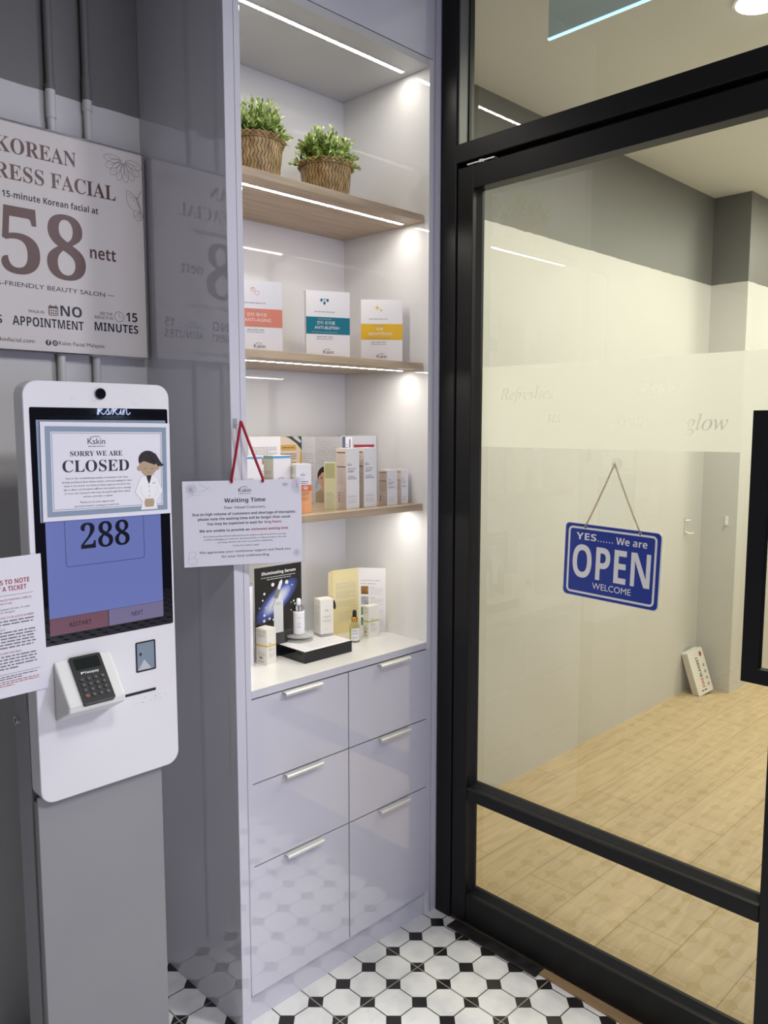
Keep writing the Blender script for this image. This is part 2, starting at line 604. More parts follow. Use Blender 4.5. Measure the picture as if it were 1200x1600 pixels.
def pline(mb, F, pts, w, mat, lift=LIFT, closed=False):
    n = len(pts)
    vs = []
    for i in range(n):
        p0 = pts[i - 1] if (i > 0 or closed) else pts[i]
        p1 = pts[(i + 1) % n] if (i < n - 1 or closed) else pts[i]
        dx, dy = p1[0] - p0[0], p1[1] - p0[1]
        L = math.hypot(dx, dy) or 1
        nx, ny = -dy / L * w / 2, dx / L * w / 2
        vs += [F(pts[i][0] + nx, pts[i][1] + ny, lift), F(pts[i][0] - nx, pts[i][1] - ny, lift)]
    mb.add(vs, [[2 * i, 2 * i + 1, 2 * ((i + 1) % n) + 1, 2 * ((i + 1) % n)] for i in range(n if closed else n - 1)], mat)


def ring(mb, F, a, b, r, w, mat, lift=LIFT, seg=24, ry=None):
    ry = ry or r
    pline(mb, F, [(a + r * math.cos(2 * PI * i / seg), b + ry * math.sin(2 * PI * i / seg)) for i in range(seg)], w, mat, lift, True)


def rrect(a0, b0, a1, b1, r, seg=5):
    pts = []
    for cx, cy, t0 in ((a1 - r, b0 + r, -PI / 2), (a1 - r, b1 - r, 0), (a0 + r, b1 - r, PI / 2), (a0 + r, b0 + r, PI)):
        for i in range(seg + 1):
            t = t0 + PI / 2 * i / seg
            pts.append((cx + r * math.cos(t), cy + r * math.sin(t)))
    return pts


def _map(s, up, lo, dg):
    r = ''
    for ch in s:
        if up and 'A' <= ch <= 'Z':
            r += chr(up + ord(ch) - 65)
        elif lo and 'a' <= ch <= 'z':
            r += chr(0x210E) if (lo == 0x1D44E and ch == 'h') else chr(lo + ord(ch) - 97)
        elif dg and ch.isdigit():
            r += chr(dg + ord(ch) - 48)
        else:
            r += ch
    return r


STYLE = {'sans': lambda s: s,
         'serif': lambda s: _map(s, 0x1D400, 0x1D41A, 0x1D7CE),
         'bold': lambda s: _map(s, 0x1D5D4, 0x1D5EE, 0x1D7EC),
         'italic': lambda s: _map(s, 0x1D434, 0x1D44E, None)}
_cache, _cap = {}, {}


def glyphs(s, style, res):
    key = (s, style, res)
    if key not in _cache:
        c = bpy.data.curves.new('t', 'FONT')
        c.body = STYLE[style](s)
        c.size = 1.0
        c.resolution_u = res
        o = bpy.data.objects.new('t', c)
        me = bpy.data.meshes.new_from_object(o)
        vs = [(v.co.x, v.co.y) for v in me.vertices]
        fs = [list(p.vertices) for p in me.polygons]
        bpy.data.objects.remove(o)
        bpy.data.curves.remove(c)
        bpy.data.meshes.remove(me)
        _cache[key] = (vs, fs)
    return _cache[key]


def cap(style):
    if style not in _cap:
        vs, _ = glyphs('H', style, 2)
        _cap[style] = max(v[1] for v in vs)
    return _cap[style]


def text(mb, F, s, a, b, h, mat, style='sans', align='C', width=None, res=2, lift=LIFT, rot=0.0):
    """one line of lettering, baseline at b, capital height h, optional total width"""
    vs, fs = glyphs(s, style, res)
    if not vs:
        return
    k = h / cap(style)
    x0, x1 = min(v[0] for v in vs), max(v[0] for v in vs)
    kx = (width / (x1 - x0)) if width else k
    w = (x1 - x0) * kx
    off = {'L': 0, 'C': -w / 2, 'R': -w}[align]
    c, sn = math.cos(rot), math.sin(rot)
    out = []
    for x, y in vs:
        p, q = off + (x - x0) * kx, y * k
        out.append(F(a + c * p - sn * q, b + sn * p + c * q, lift))
    # keep the winding towards the reader
    mb.add(out, fs, mat)


def greek(mb, F, a, b, w, h, mat, align='L', lift=LIFT, seed=0):
    """a line of print too small to read: word-long strokes"""
    rnd = random.Random(int(a * 1e5) * 31 + int(b * 1e5) * 17 + seed)
    x = {'L': a, 'C': a - w / 2, 'R': a - w}[align]
    e = x + w
    while x < e - h * 0.6:
        ww = min(h * rnd.uniform(1.2, 4.5), e - x)
        rect(mb, F, x, b, x + ww, b + h * 0.62, mat, lift)
        x += ww + h * 0.55


def logo(mb, F, a, b, h, mat=None, tag=True, res=2, lift=LIFT):
    """Kskin word mark with the arc over it; (a,b) centre of the baseline"""
    mat = mat or ink
    w = h * 3.1
    text(mb, F, 'Kskin', a, b, h, mat, 'sans', 'C', w, res, lift)
    pts = []
    for i in range(11):
        t = i / 10
        pts.append((a - w * 0.37 + w * 0.58 * t, b + h * (0.84 + 0.50 * math.sin(PI * (0.14 + 0.60 * t)))))
    pline(mb, F, pts, h * 0.09, mat, lift)
    if tag:
        greek(mb, F, a, b - h * 0.42, w * 0.95, h * 0.16, mat, 'C', lift)


def flower(mb, F, a, b, r, n, mat, w, a0=0.0, a1=2 * PI, lift=LIFT):
    for i in range(n):
        t = a0 + (a1 - a0) * (i + 0.5) / n
        ca, sa = math.cos(t), math.sin(t)
        pts = []
        for k in range(13):
            q = k / 12 * 2 * PI
            lx, ly = r * 0.56 + r * 0.44 * math.cos(q), r * 0.19 * math.sin(q)
            pts.append((a + ca * lx - sa * ly, b + sa * lx + ca * ly))
        pline(mb, F, pts, w, mat, lift)
        pline(mb, F, [(a + ca * r * .15, b + sa * r * .15), (a + ca * r * .8, b + sa * r * .8)], w * .6, mat, lift)


# ---------------------------------------------------------------- things, parts, structure


def thing(name, label, cat, loc=(0, 0, 0), rotz=0.0, group=None):
    o = bpy.data.objects.new(name, None)
    o.empty_display_size = 0.05
    o.location = loc
    o.rotation_euler = (0, 0, rotz)
    COL.objects.link(o)
    return tag(o, label, cat, group)


def tag(o, label, cat, group=None):
    o['label'] = label
    o['category'] = cat
    if group:
        o['group'] = group
    return o


def struct(o, label=None):
    o['kind'] = 'structure'
    if label:
        o['label'] = label
    return o


def place(o, loc, rotz=0.0):
    o.location = loc
    o.rotation_euler = (0, 0, rotz)
    return o


# ================================================================ SETTING
b = MB(); b.box(-2.6, 0.75, -5.2, 0.395, -0.06, 0, tile); b.box(0.75, 6.0, -5.2, -1.25, -0.06, 0, tile); struct(b.build('floor'), 'white octagon and black dot tiled corridor floor')
b = MB(); b.box(0.75, 6.0, -1.25, 0.40, -0.06, -0.001, plank); struct(b.build('floor_salon'), 'pale oak plank floor behind the glass door')
b = MB(); b.box(-2.6, 6.0, 0.395, 0.50, -0.06, 3.05, wall_paint); struct(b.build('wall_back'), 'pale wall with a dark grey painted upper band')
b = MB(); b.box(6.0, 6.1, -1.35, 0.5, -0.06, 3.05, wall_paint); struct(b.build('wall_right'))
b = MB(); b.box(0.76, 6.1, -1.35, -1.25, -0.06, 3.05, wall_paint); struct(b.build('wall_salon_front'))
b = MB(); b.box(-2.7, -2.6, -5.2, 0.5, -0.06, 3.05, corridor_wall); struct(b.build('wall_left_added'))  # unseen dark wall, added to keep light off surfaces facing left
b = MB(); b.box(0.83, 6.0, -1.25, 0.395, 2.85, 2.95, ceil_mat); struct(b.build('ceiling_salon'), 'plain ceiling of the room behind the glass')
b = MB(); b.box(-2.6, 0.83, -5.2, 0.395, 2.98, 3.05, ceil_dark); b.box(0.83, 6.0, -5.2, -1.35, 2.98, 3.05, ceil_dark); struct(b.build('ceiling'))
b = MB(); b.box(3.56, 4.3, 0.187, 0.395, -0.001, 2.85, wall_paint); struct(b.build('wall_column'), 'square wall column in the far corner of the salon')

b = MB(); b.box(1.35, 6.1, -5.3, -5.2, -0.06, 3.05, corridor_wall); struct(b.build('wall_opposite'))

# ---- door frame, transom window
t = struct(thing('door_frame', 'black aluminium frame around the glass door', 'door frame'))
del t['category']
FX0, FX1 = 0.75, 0.83
for (y0, y1, z0, z1, nm) in ((-0.060, -0.002, 0, 2.98, 'jamb'), (-1.16, -1.09, 0, 2.98, 'jamb'), (-1.09, -0.060, 2.316, 2.368, 'transom_bar'), (-1.09, -0.060, 2.93, 2.98, 'head_rail')):
    b = MB(); b.box(FX0, FX1, y0, y1, z0, z1, black_frame); b.build(nm, t, 0.0015, 1)
b = MB(); b.box(0.782, 0.828, -1.088, -0.062, 2.296, 2.3155, black_frame); b.build('gap_block_strip', t)  # strip added to block salon light leaking through the gap over the door
b = MB()
b.box(0.756, 0.80, -0.0665, -0.0605, 2.369, 2.93, pbr('reveal_grey', (0.10, 0.10, 0.10), 0.45))
b.box(0.795, 0.806, -0.0705, -0.0605, 2.369, 2.93, black_seal)
b.build('reveal_strip', t)
t = struct(thing('window_1', 'clear transom pane above the door', 'window'))
del t['category']
b = MB(); b.box(0.7985, 0.8015, -1.088, -0.062, 2.366, 2.93, glass, skip=('+x', '-y', '+y', '-z', '+z')); b.build('glass_pane', t)

# ---- door leaf
door = struct(thing('door_1', 'black framed glass door with frosted band', 'door'))
del door['category']
DX0, DX1 = 0.752, 0.800
DL, DR, DB, DT = -0.066, -1.085, 0.008, 2.300
SL, SR = -0.122, -0.995
b = MB(); b.box(DX0, DX1, SL, DL, DB, DT, black_frame); b.build('stile', door, 0.0015, 1)
b = MB(); b.box(DX0, DX1, DR, SR, DB, DT, black_frame); b.build('stile', door, 0.0015, 1)
b = MB(); b.box(DX0, DX1, SR, SL, 2.236, DT, black_frame); b.build('top_rail', door, 0.0015, 1)
b = MB(); b.box(DX0, DX1, SR, SL, DB, 0.104, black_frame); b.build('bottom_rail', door, 0.004, 1)
b = MB(); b.box(DX0, DX1, SR, SL, 0.411, 0.452, black_frame); b.build('middle_rail', door, 0.004, 1)
# bevelled glazing beads
b = MB()
for (z0, z1, up) in ((0.104, 0.118, 1), (0.452, 0.464, 1)):
    b.add([(0.772, SR, z0), (0.772, SL, z0), (0.786, SL, z1), (0.786, SR, z1), (0.796, SL, z1), (0.796, SR, z1)], [[0, 1, 2, 3], [3, 2, 4, 5]], black_seal)
for (za, zb) in ((0.452, 2.236), (0.104, 0.411)):
    b.add([(0.768, SL, za), (0.768, SL, zb), (0.786, SL - 0.008, zb), (0.786, SL - 0.008, za), (0.796, SL - 0.008, zb), (0.796, SL - 0.008, za)], [[0, 1, 2, 3], [3, 2, 4, 5]], black_seal)
b.build('glazing_bead', door)
for z0, z1 in ((0.452, 2.236), (0.104, 0.411)):
    b = MB(); b.add([(0.7965, SL, z0), (0.7965, SR, z0), (0.7965, SR, z1), (0.7965, SL, z1)], [[0, 1, 2, 3]], glass); b.build('glass_pane', door)


def frosted_band():
    """film strip with the lettering cut out of it"""
    import_pieces = [('Refreshes', -0.1950, 1.637, 0.032), ('know', -0.630, 1.643, 0.032), ('us', -0.362, 1.572, 0.032), ('your', -0.565, 1.561, 0.032), ('glow', -0.752, 1.552, 0.0375)]
    cu = bpy.data.curves.new('band', 'CURVE')
    cu.dimensions = '2D'
    cu.fill_mode = 'FRONT'

    def spline(pts):
        sp = cu.splines.new('POLY')
        sp.points.add(len(pts) - 1)
        for p, q in zip(sp.points, pts):
            p.co = (q[0], q[1], 0, 1)
        sp.use_cyclic_u = True
    spline([(0.118, 1.501), (0.994, 1.501), (0.994, 1.7325), (0.118, 1.7325)])
    for s, y, z, h in import_pieces:
        vs, fs = glyphs(s, 'italic', 4)
        k = h / cap('italic')
        x0 = min(v[0] for v in vs)
        # outline loops of the filled glyph mesh
        cnt = {}
        for f in fs:
            for i in range(len(f)):
                e = (f[i], f[(i + 1) % len(f)])
                if (e[1], e[0]) in cnt:
                    del cnt[(e[1], e[0])]
                else:
                    cnt[e] = 1
        nxt = {e[0]: e[1] for e in cnt}
        while nxt:
            st = next(iter(nxt))
            lp = []
            c = st
            while c in nxt:
                lp.append(c)
                c = nxt.pop(c)
            if len(lp) > 2:
                spline([(-y + (vs[i][0] - x0) * k, z + vs[i][1] * k) for i in lp])
    o = bpy.data.objects.new('tmp', cu)
    me = bpy.data.meshes.new_from_object(o)
    mb = MB()
    F = Frame((0.7955, 0, 0), (0, -1, 0), (0, 0, 1))
    mb.add([F(v.co.x, v.co.y) for v in me.vertices], [list(p.vertices) for p in me.polygons], film_frost)
    bpy.data.objects.remove(o)
    return mb.build('frosted_film', door)


frosted_band()
# loop pull handle
b = MB()
hy0, hy1, hz0, hz1, hw = -0.951, -1.128, 0.9975, 1.595, 0.036
b.box(0.690, 0.712, hy0 - hw, hy0, hz0, hz1, black_frame)
b.box(0.690, 0.712, hy1, hy1 + hw, hz0, hz1, black_frame)
b.box(0.690, 0.712, hy1 + hw, hy0 - hw, hz0, hz0 + 0.033, black_frame)
b.box(0.690, 0.712, hy1 + hw, hy0 - hw, hz1 - 0.033, hz1, black_frame)
for z in (hz0 + 0.0165, hz1 - 0.0165):
    b.cyl((0.712, -1.03, z), (DX0, -1.03, z), 0.009, 0.009, black_frame, 14)
hd = b.build('pull_handle', door); hd['label'] = 'black rectangular loop pull handle'
b = MB()
b.box(0.7515, 0.775, -0.196, -0.100, 2.3035, 2.307, alu)
for y in (-0.174, -0.122):
    b.cyl((0.7625, y, 2.3030), (0.7625, y, 2.3075), 0.006, 0.006, black_seal, 14)
b.cyl((0.7600, -0.148, 2.3015), (0.7600, -0.148, 2.3090), 0.011, 0.011, alu, 16)
hg = b.build('pivot_hinge', door); hg['label'] = 'bare aluminium top pivot'

# threshold pieces
b = MB(); b.box(0.706, 0.752, -0.418, -0.086, 0, 0.005, black_plastic); tag(b.build('threshold_plate', None, 0.0015, 1), 'scuffed black plate on the floor at the hinge side of the glass door', 'threshold plate')
b = MB(); b.add([(0.7245, -0.419, 0), (0.752, -0.419, 0), (0.752, -1.16, 0), (0.700, -1.16, 0), (0.7245, -0.419, 0.006), (0.752, -0.419, 0.006), (0.752, -1.16, 0.006), (0.700, -1.16, 0.006)],
                [[4, 7, 6, 5], [0, 1, 5, 4], [0, 4, 7, 3], [3, 7, 6, 2], [1, 2, 6, 5], [0, 3, 2, 1]], wood_trim)
struct(b.build('trim_1'), 'brown timber strip under the glass door')

# ================================================================ DISPLAY CABINET
CW, CD, CH = 0.7587, 0.394, 2.93
NL, NR, NB = 0.0454, 0.7014, 0.3706
ZC, ZT = 0.8979, 2.587
GL, GM, GR = 0.0287, 0.3738, 0.7166
cab = thing('display_cabinet', 'tall glossy pale lavender display cabinet with lit open shelves above six drawers', 'cabinet', (0, 0, 0))
b = MB(); b.box(0, GL - 0.0008, 0, CD, 0, CH, laminate); o = b.build('side_panel', cab, 0.0008, 1)
b = MB()
b.box(GR + 0.001, GR + 0.0105, 0.004, CD, 0, CH, laminate)
b.box(GR + 0.012, CW - 0.012, 0, CD, 0, CH, laminate)
b.box(CW - 0.0108, CW - 0.0005, 0.002, CD, 0, CH, laminate)
b.build('filler_strip', cab, 0.0006, 1)
b = MB()
b.box(GL, NL, 0, CD, 0.0845, 2.6075, laminate, ())
b.build('carcass_side', cab, 0.0006, 1)
b = MB(); b.box(NR, GR, 0.0006, CD, 0, 2.6075, niche_mat); b.build('carcass_side', cab, 0.0006, 1)
b = MB(); b.box(NL, NR, NB, CD, ZC, ZT, niche_mat); b.build('back_panel', cab)
b = MB(); b.box(NL, NR, 0, NB, ZT, ZT + 0.0195, pbr('niche_top_board', (0.52, 0.52, 0.52), 0.2)); b.build('top_board', cab, 0.0006, 1)
b = MB(); b.box(GL, GR, 0, 0.018, 2.6095, CH, laminate); b.build('upper_door', cab, 0.0008, 1)
b = MB(); b.box(NL, NR, -0.0, NB, 0.8775, ZC - 0.0008, laminate); b.box(NL, NR, 0.0004, NB, ZC - 0.0008, ZC, quartz); b.build('counter_board', cab)
b = MB(); b.box(NL, NR, 0.020, 0.03, 0.08, 0.8765, gap_mat); b.build('drawer_gap_shade', cab)  # near-black sheet giving the gaps between drawers their shade by colour
b = MB(); b.box(GL, NR - 0.0005, 0.012, 0.028, 0, 0.084, laminate); b.build('plinth', cab, 0.0006, 1)


def led(parent, z, x0=0.056, x1=0.670, y0=0.0725, y1=0.0845):
    m = MB(); m.box(x0, x1, y0, y1, z - 0.0030, z - 0.0002, alu, skip=('-z',)); m.add([(x0, y0, z - 0.0030), (x0, y1, z - 0.0030), (x1, y1, z - 0.0030), (x1, y0, z - 0.0030)], [[0, 1, 2, 3]], led_mat)
    return m.build('led_strip', parent)


led(cab, ZT)
for zt in (2.1784, 1.7495, 1.3260):
    b = MB(); b.box(NL + 0.0008, NR - 0.0008, 0.020, NB - 0.0005, zt - 0.0195, zt, oak)
    sh = b.build('shelf', cab, 0.0008, 1)
    led(sh, zt - 0.0195)
g = 0.0018
rows = [(0.6525, 0.8755), (0.4310, 0.6525), (0.0780, 0.4310)]
for c0, c1, hx in ((GL, GM, 0.1415), (GM, GR, 0.4888)):
    for z0, z1 in rows:
        d0, d1 = c0 + g, c1 - g
        b = MB(); b.box(d0, d1, -0.0005, 0.0185, z0 + g, z1 - g, laminate)
        dr = b.build('drawer', cab)
        # folded aluminium lip pull on the top edge
        prof = [(0.004, z1 - g + 0.0006), (-0.0170, z1 - g + 0.0004), (-0.0195, z1 - g - 0.0030), (-0.0190, z1 - g - 0.0085), (-0.0176, z1 - g - 0.0085), (-0.0172, z1 - g - 0.0040), (-0.0155, z1 - g - 0.0018), (0.004, z1 - g - 0.0012)]
        h = MB()
        n = len(prof)
        vs = [(hx, y, z) for y, z in prof] + [(hx + 0.125, y, z) for y, z in prof]
        h.add(vs, [list(range(n)), list(range(2 * n - 1, n - 1, -1))] + [[i, n + i, n + (i + 1) % n, (i + 1) % n] for i in range(n)], alu)
        h.build('handle', dr)

# ================================================================ PLANTS


def weave_basket(mb, r0, r1, h):
    """herringbone of slanted bamboo strips over a dark lining"""
    mb.lathe([(r0 - 0.003, 0), (r1 - 0.003, h), (r1 - 0.010, h), (r1 - 0.012, h - 0.03)], (0, 0, 0), basket_dark, 32)
    rows, n = 9, 46
    rr = random.Random(3)
    hr = (h - 0.012) / rows
    for k in range(rows):
        lean = 0.55 if k % 2 else -0.55
        off = 0.0 if k % 2 else 0.55
        for c in range(n):
            w = rr.uniform(0, 0.0012)
            dth = 2 * PI / n
            pts = []
            for q, zz in ((0, k * hr), (0.84, k * hr), (0.84, (k + 1) * hr), (0, (k + 1) * hr)):
                th = dth * (c + off + q + (lean if zz > k * hr + 1e-9 else 0.0))
                r = r0 + (r1 - r0) * zz / h + 0.0008 + w
                pts.append((r * math.cos(th), r * math.sin(th), max(zz, 0.0005)))
            mb.add(pts, [[0, 1, 2, 3]], basket_mat)
    # rim: folded zig-zag collar with a thin cord under it
    zz = 16
    for k in range(2):
        ring_pts = []
        for i in range(zz * 2):
            t = 2 * PI * i / (zz * 2) + k * PI / zz
            r = r1 + 0.0035 + 0.0012 * k
            up = (i % 2 == 0)
            ring_pts.append((r * math.cos(t), r * math.sin(t), h - (0.001 if up else 0.0135)))
        mb.tube(ring_pts, 0.0022, basket_mat, 5, True)
    mb.lathe([(r1 + 0.0005, h - 0.014), (r1 + 0.0022, h - 0.013), (r1 + 0.0022, h - 0.001), (r1 - 0.001, h)], (0, 0, 0), basket_mat, 32)
    mb.tube([((r1 + 0.003) * math.cos(2 * PI * i / 32), (r1 + 0.003) * math.sin(2 * PI * i / 32), h - 0.0145) for i in range(32)], 0.0016, basket_mat, 5, True)


def foliage(r, h, seed, twigs=165):
    rr = random.Random(seed)
    leaf, stem = MB(), MB()
    for i in range(twigs):
        az = rr.uniform(0, 2 * PI)
        el = math.acos(rr.uniform(-0.12, 1.0))
        L = h * rr.uniform(0.75, 1.12)
        d = Vector((math.sin(el) * math.cos(az), math.sin(el) * math.sin(az), math.cos(el)))
        base = Vector((r * 0.55 * rr.uniform(0, 1) * math.cos(az), r * 0.55 * rr.uniform(0, 1) * math.sin(az), -0.005))
        tip = base + Vector((d.x * r * 0.85, d.y * r * 0.85, d.z * L + 0.008))
        stem.tube([base, (base + tip) / 2 + Vector((0, 0, 0.006)), tip], 0.0008, stem_mat, 4)
        for k in range(15):
            f = 0.25 + 0.78 * k / 14
            p = base.lerp(tip, f) + Vector((0, 0, 0.006 * math.sin(PI * min(f, 1))))
            out = Vector((rr.uniform(-1, 1), rr.uniform(-1, 1), rr.uniform(-0.2, 1.0))) + d * 0.8
            out.normalize()
            ln, wd = rr.uniform(0.012, 0.019), rr.uniform(0.0034, 0.0052)
            sd = out.cross(Vector((rr.uniform(-1, 1), rr.uniform(-1, 1), rr.uniform(-1, 1)))).normalized()
            nn = out.cross(sd)
            mid = p + out * ln * 0.6 + nn * 0.0012
            leaf.add([p, mid + sd * wd, p + out * ln, mid - sd * wd], [[0, 1, 2], [0, 2, 3]], leaf_b if (f > 0.86 and rr.random() < 0.55) or rr.random() < 0.12 else leaf_a)
    return leaf, stem


def plant(loc, rz, seed, label):
    t = thing('potted_plant', label, 'plant', loc, rz, 'small plants on the top shelf')
    m = MB(); weave_basket(m, 0.060, 0.074, 0.125); m.build('basket', t)
    m = MB(); m.lathe([(0.060, 0.096), (0.0615, 0.112)], (0, 0, 0), soil_mat, 24); m.build('moss_filling', t)
    lf, st = foliage(0.066, 0.090, seed)
    lf.build('foliage', t, loc=(0, 0, 0.116)); st.build('stem', t, loc=(0, 0, 0.116))
    return t


plant((0.460, 0.180, 2.1784), 0.4, 11, 'bushy green plant in woven basket, standing clear in the middle of the top shelf')
plant((0.197, 0.158, 2.1784), 1.3, 23, 'bushy green plant in woven basket, cut off by the left panel on the top shelf')

# ================================================================ BOXED PRODUCTS


def carton(name, label, w, d, h, loc, az, paint, side=None, body=card_white, group=None, cat='box', wrap=0.0):
    """folded card carton: local front-left-bottom corner at the origin, front faces local -y"""
    m = MB()
    m.box(0, w, 0, d, 0, h, body)
    paint(m, FRONT(0, 0, 0), w, h)
    if side:
        side(m, LEFT(0, d, 0), d, h)
    o = m.build(name)
    place(o, loc, math.radians(90 - az))
    return tag(o, label, cat, group)


def mask_front(band, kor, eng, icon):
    def f(m, F, w, h):
        b0, b1 = h * 0.37, h * 0.62
        rect(m, F, 0, b0, w, b1, band)
        icon(m, F, w * 0.42, h * 0.855)
        greek(m, F, w * .42, h * .69, w * .46, h * .018, ink_grey, 'C')
        if kor:
            text(m, F, kor, w * .45, h * .515, h * .040, ink_white, 'sans', 'C', res=2, lift=LIFT * 2)
        text(m, F, eng, w * .47, h * .445, h * .042, ink_white, 'sans', 'C', w * .56, res=3, lift=LIFT * 2)
        greek(m, F, w * .42, h * .585, w * .3, h * .016, ink_grey, 'C', LIFT * 2)
        greek(m, F, w * .42, h * .395, w * .6, h * .015, ink_grey, 'C', LIFT * 2)
        greek(m, F, w * .42, h * .325, w * .36, h * .02, ink_grey, 'C')
        greek(m, F, w * .42, h * .295, w * .38, h * .016, ink_grey, 'C')
        logo(m, F, w * .5, h * .085, h * .052, ink, False, 3)
    return f


def icon_hex(c):
    def f(m, F, a, b):
        for k in (-1, 1):
            ring(m, F, a + k * .0055, b - k * .004, .006, .0011, c, seg=6)
        ring(m, F, a - .006, b + .006, .0028, .001, c, seg=6)
    return f


def icon_tri(c):
    def f(m, F, a, b):
        for dx, dy in ((-.009, 0.002), (.009, 0.002), (0, -.006)):
            ell(m, F, a + dx, b + dy, .0036, .0045, c)
            pline(m, F, [(a + dx, b + dy), (a, b + .006)], .0012, c)
    return f


def icon_star(c):
    def f(m, F, a, b):
        for dx, dy, r in ((-.004, .003, .009), (.008, -.004, .006)):
            poly(m, F, [(a + dx + (r if i % 2 == 0 else r * .28) * math.sin(PI / 4 * i), b + dy + (r if i % 2 == 0 else r * .28) * math.cos(PI / 4 * i)) for i in range(8)], c)
    return f


S1, S2, S3 = 2.1784, 1.7495, 1.3260
mask_side = lambda m, F, w, h: greek(m, F, w * .2, h * .5, w * .6, h * .012, ink_light)
carton('mask_box', 'white carton with a coral ANTI-AGING band, beside the left panel on the middle shelf', .124, .022, .188, (.1193, .1457, S2), 113, mask_front(coral, '안티 에이징', 'ANTI-AGING', icon_hex(coral)), mask_side, group='face mask cartons')
carton('mask_box', 'white carton with a dark teal ANTI-BLEMISH band, middle of the three mask cartons', .128, .020, .189, (.3570, .1496, S2), 115, mask_front(teal, '안티 트러블', 'ANTI-BLEMISH', icon_tri(teal)), mask_side, group='face mask cartons')
carton('mask_box', 'white carton with a mustard yellow BRIGHTENING band, right of the teal one', .124, .020, .188, (.5767, .1590, S2), 132, mask_front(mustard, '미백', 'BRIGHTENING', icon_star(mustard)), mask_side, group='face mask cartons')


def lines(m, F, a, b0, b1, w, n, h, c, align='L', lift=LIFT):
    for i in range(n):
        greek(m, F, a, b1 - (b1 - b0) * i / max(n - 1, 1), w * (1 if i % 4 != 3 else .7), h, c, align, lift)


# --- skincare cartons on the lower shelf
def slim_front(title):
    def f(m, F, w, h):
        logo(m, F, w * .25, h * .715, h * .030, ink, False)
        for i, q in enumerate((.66, .625, .605)):
            greek(m, F, w * .12, h * q, w * (.6 - .1 * i), h * .013, ink)
        for i, q in enumerate((.535, .51, .49)):
            greek(m, F, w * .12, h * q, w * (.5 + .1 * i), h * .011, ink)
        for q in (.21, .19, .15, .12, .10):
            greek(m, F, w * .12, h * q, w * .62, h * .008, ink_grey)
    return f


def slim_side(m, F, w, h):
    rect(m, F, 0, 0, w, h, blush)
    rect(m, F, w * .08, h * .92, w * .92, h * .938, ink_brown, LIFT * 2)
    rect(m, F, w * .08, h * .685, w * .92, h * .703, ink_brown, LIFT * 2)
    lines(m, F, w * .1, h * .73, h * .90, w * .72, 7, h * .008, ink_grey, lift=LIFT * 2)
    lines(m, F, w * .1, h * .40, h * .66, w * .78, 16, h * .007, ink_grey, lift=LIFT * 2)
    for i in range(4):
        ell(m, F, w * .26, h * (.26 - .045 * i), w * .055, w * .055, ink_brown, LIFT * 2, 10)
        greek(m, F, w * .4, h * (.256 - .045 * i), w * .3, h * .009, ink_grey, lift=LIFT * 2)


carton('skincare_box', 'tall slim white carton standing next to the pale yellow carton', .050, .043, .173, (.4279, .0634, S3), 90, slim_front(0), slim_side, group='tall slim white cartons')
carton('skincare_box', 'tall slim white carton, right one of the tall pair, before the short cartons', .051, .042, .173, (.4963, .0640, S3), 92, slim_front(0), slim_side, group='tall slim white cartons')
carton('skincare_box', 'short white carton with blush side, left one of the short pair', .040, .040, .105, (.5845, .0561, S3), 94, slim_front(0), slim_side, group='short white cartons')
carton('skincare_box', 'short white carton, last at the right end of the lower wooden shelf', .030, .038, .104, (.6571, .0678, S3), 90, slim_front(0), slim_side, group='short white cartons')


def yellow_front(m, F, w, h):
    rect(m, F, 0, 0, w, h, pale_yellow)
    rect(m, F, w * .08, h * .67, w * .92, h * .975, olive, LIFT * 2)
    lines(m, F, w * .16, h * .70, h * .94, w * .62, 9, h * .010, ink_grey, lift=LIFT * 3)
    greek(m, F, w * .2, h * .355, w * .5, h * .022, ink_grey, lift=LIFT * 2)
    greek(m, F, w * .2, h * .32, w * .6, h * .016, ink_grey, lift=LIFT * 2)
    lines(m, F, w * .2, h * .08, h * .29, w * .6, 8, h * .009, ink_grey, lift=LIFT * 2)
    for i in range(4):
        ell(m, F, w * (.2 + .19 * i), h * .035, w * .05, w * .05, ink_grey, LIFT * 2, 8)


carton('skincare_box', 'narrow pale yellow carton standing before the leaflet with a woman on it', .033, .018, .1355, (.3580, .0790, S3), 132, yellow_front, lambda m, F, w, h: (rect(m, F, 0, 0, w, h, pale_yellow), lines(m, F, w * .35, h * .3, h * .7, w * .3, 14, h * .008, ink_grey, lift=LIFT * 2)))


def sun_front(m, F, w, h):
    rect(m, F, 0, 0, w, h * .575, orange)
    rect(m, F, 0, h * .455, w, h * .575, deep_orange, LIFT * 2)
    text(m, F, '50', w * .60, h * .480, h * .070, ink_white, 'bold', 'C', res=3, lift=LIFT * 3)
    text(m, F, '+', w * .86, h * .520, h * .03, ink_white, 'bold', 'C', lift=LIFT * 3)
    text(m, F, 'SPF', w * .27, h * .500, h * .028, ink_white, 'bold', 'C', lift=LIFT * 3)
    logo(m, F, w * .45, h * .765, h * .034, ink, False, 3)
    greek(m, F, w * .2, h * .635, w * .65, h * .022, ink)
    greek(m, F, w * .24, h * .600, w * .55, h * .016, ink)
    lines(m, F, w * .2, h * .36, h * .425, w * .66, 4, h * .012, ink_brown, lift=LIFT * 2)
    lines(m, F, w * .25, h * .26, h * .32, w * .55, 4, h * .008, ink_brown, lift=LIFT * 2)


def sun_side(m, F, w, h):
    rect(m, F, 0, h * .5, w, h, paper_warm)
    rect(m, F, 0, 0, w, h * .5, orange)
    lines(m, F, w * .12, h * .80, h * .92, w * .7, 7, h * .010, ink_grey, lift=LIFT * 2)
    lines(m, F, w * .12, h * .60, h * .72, w * .6, 5, h * .010, ink_grey, lift=LIFT * 2)


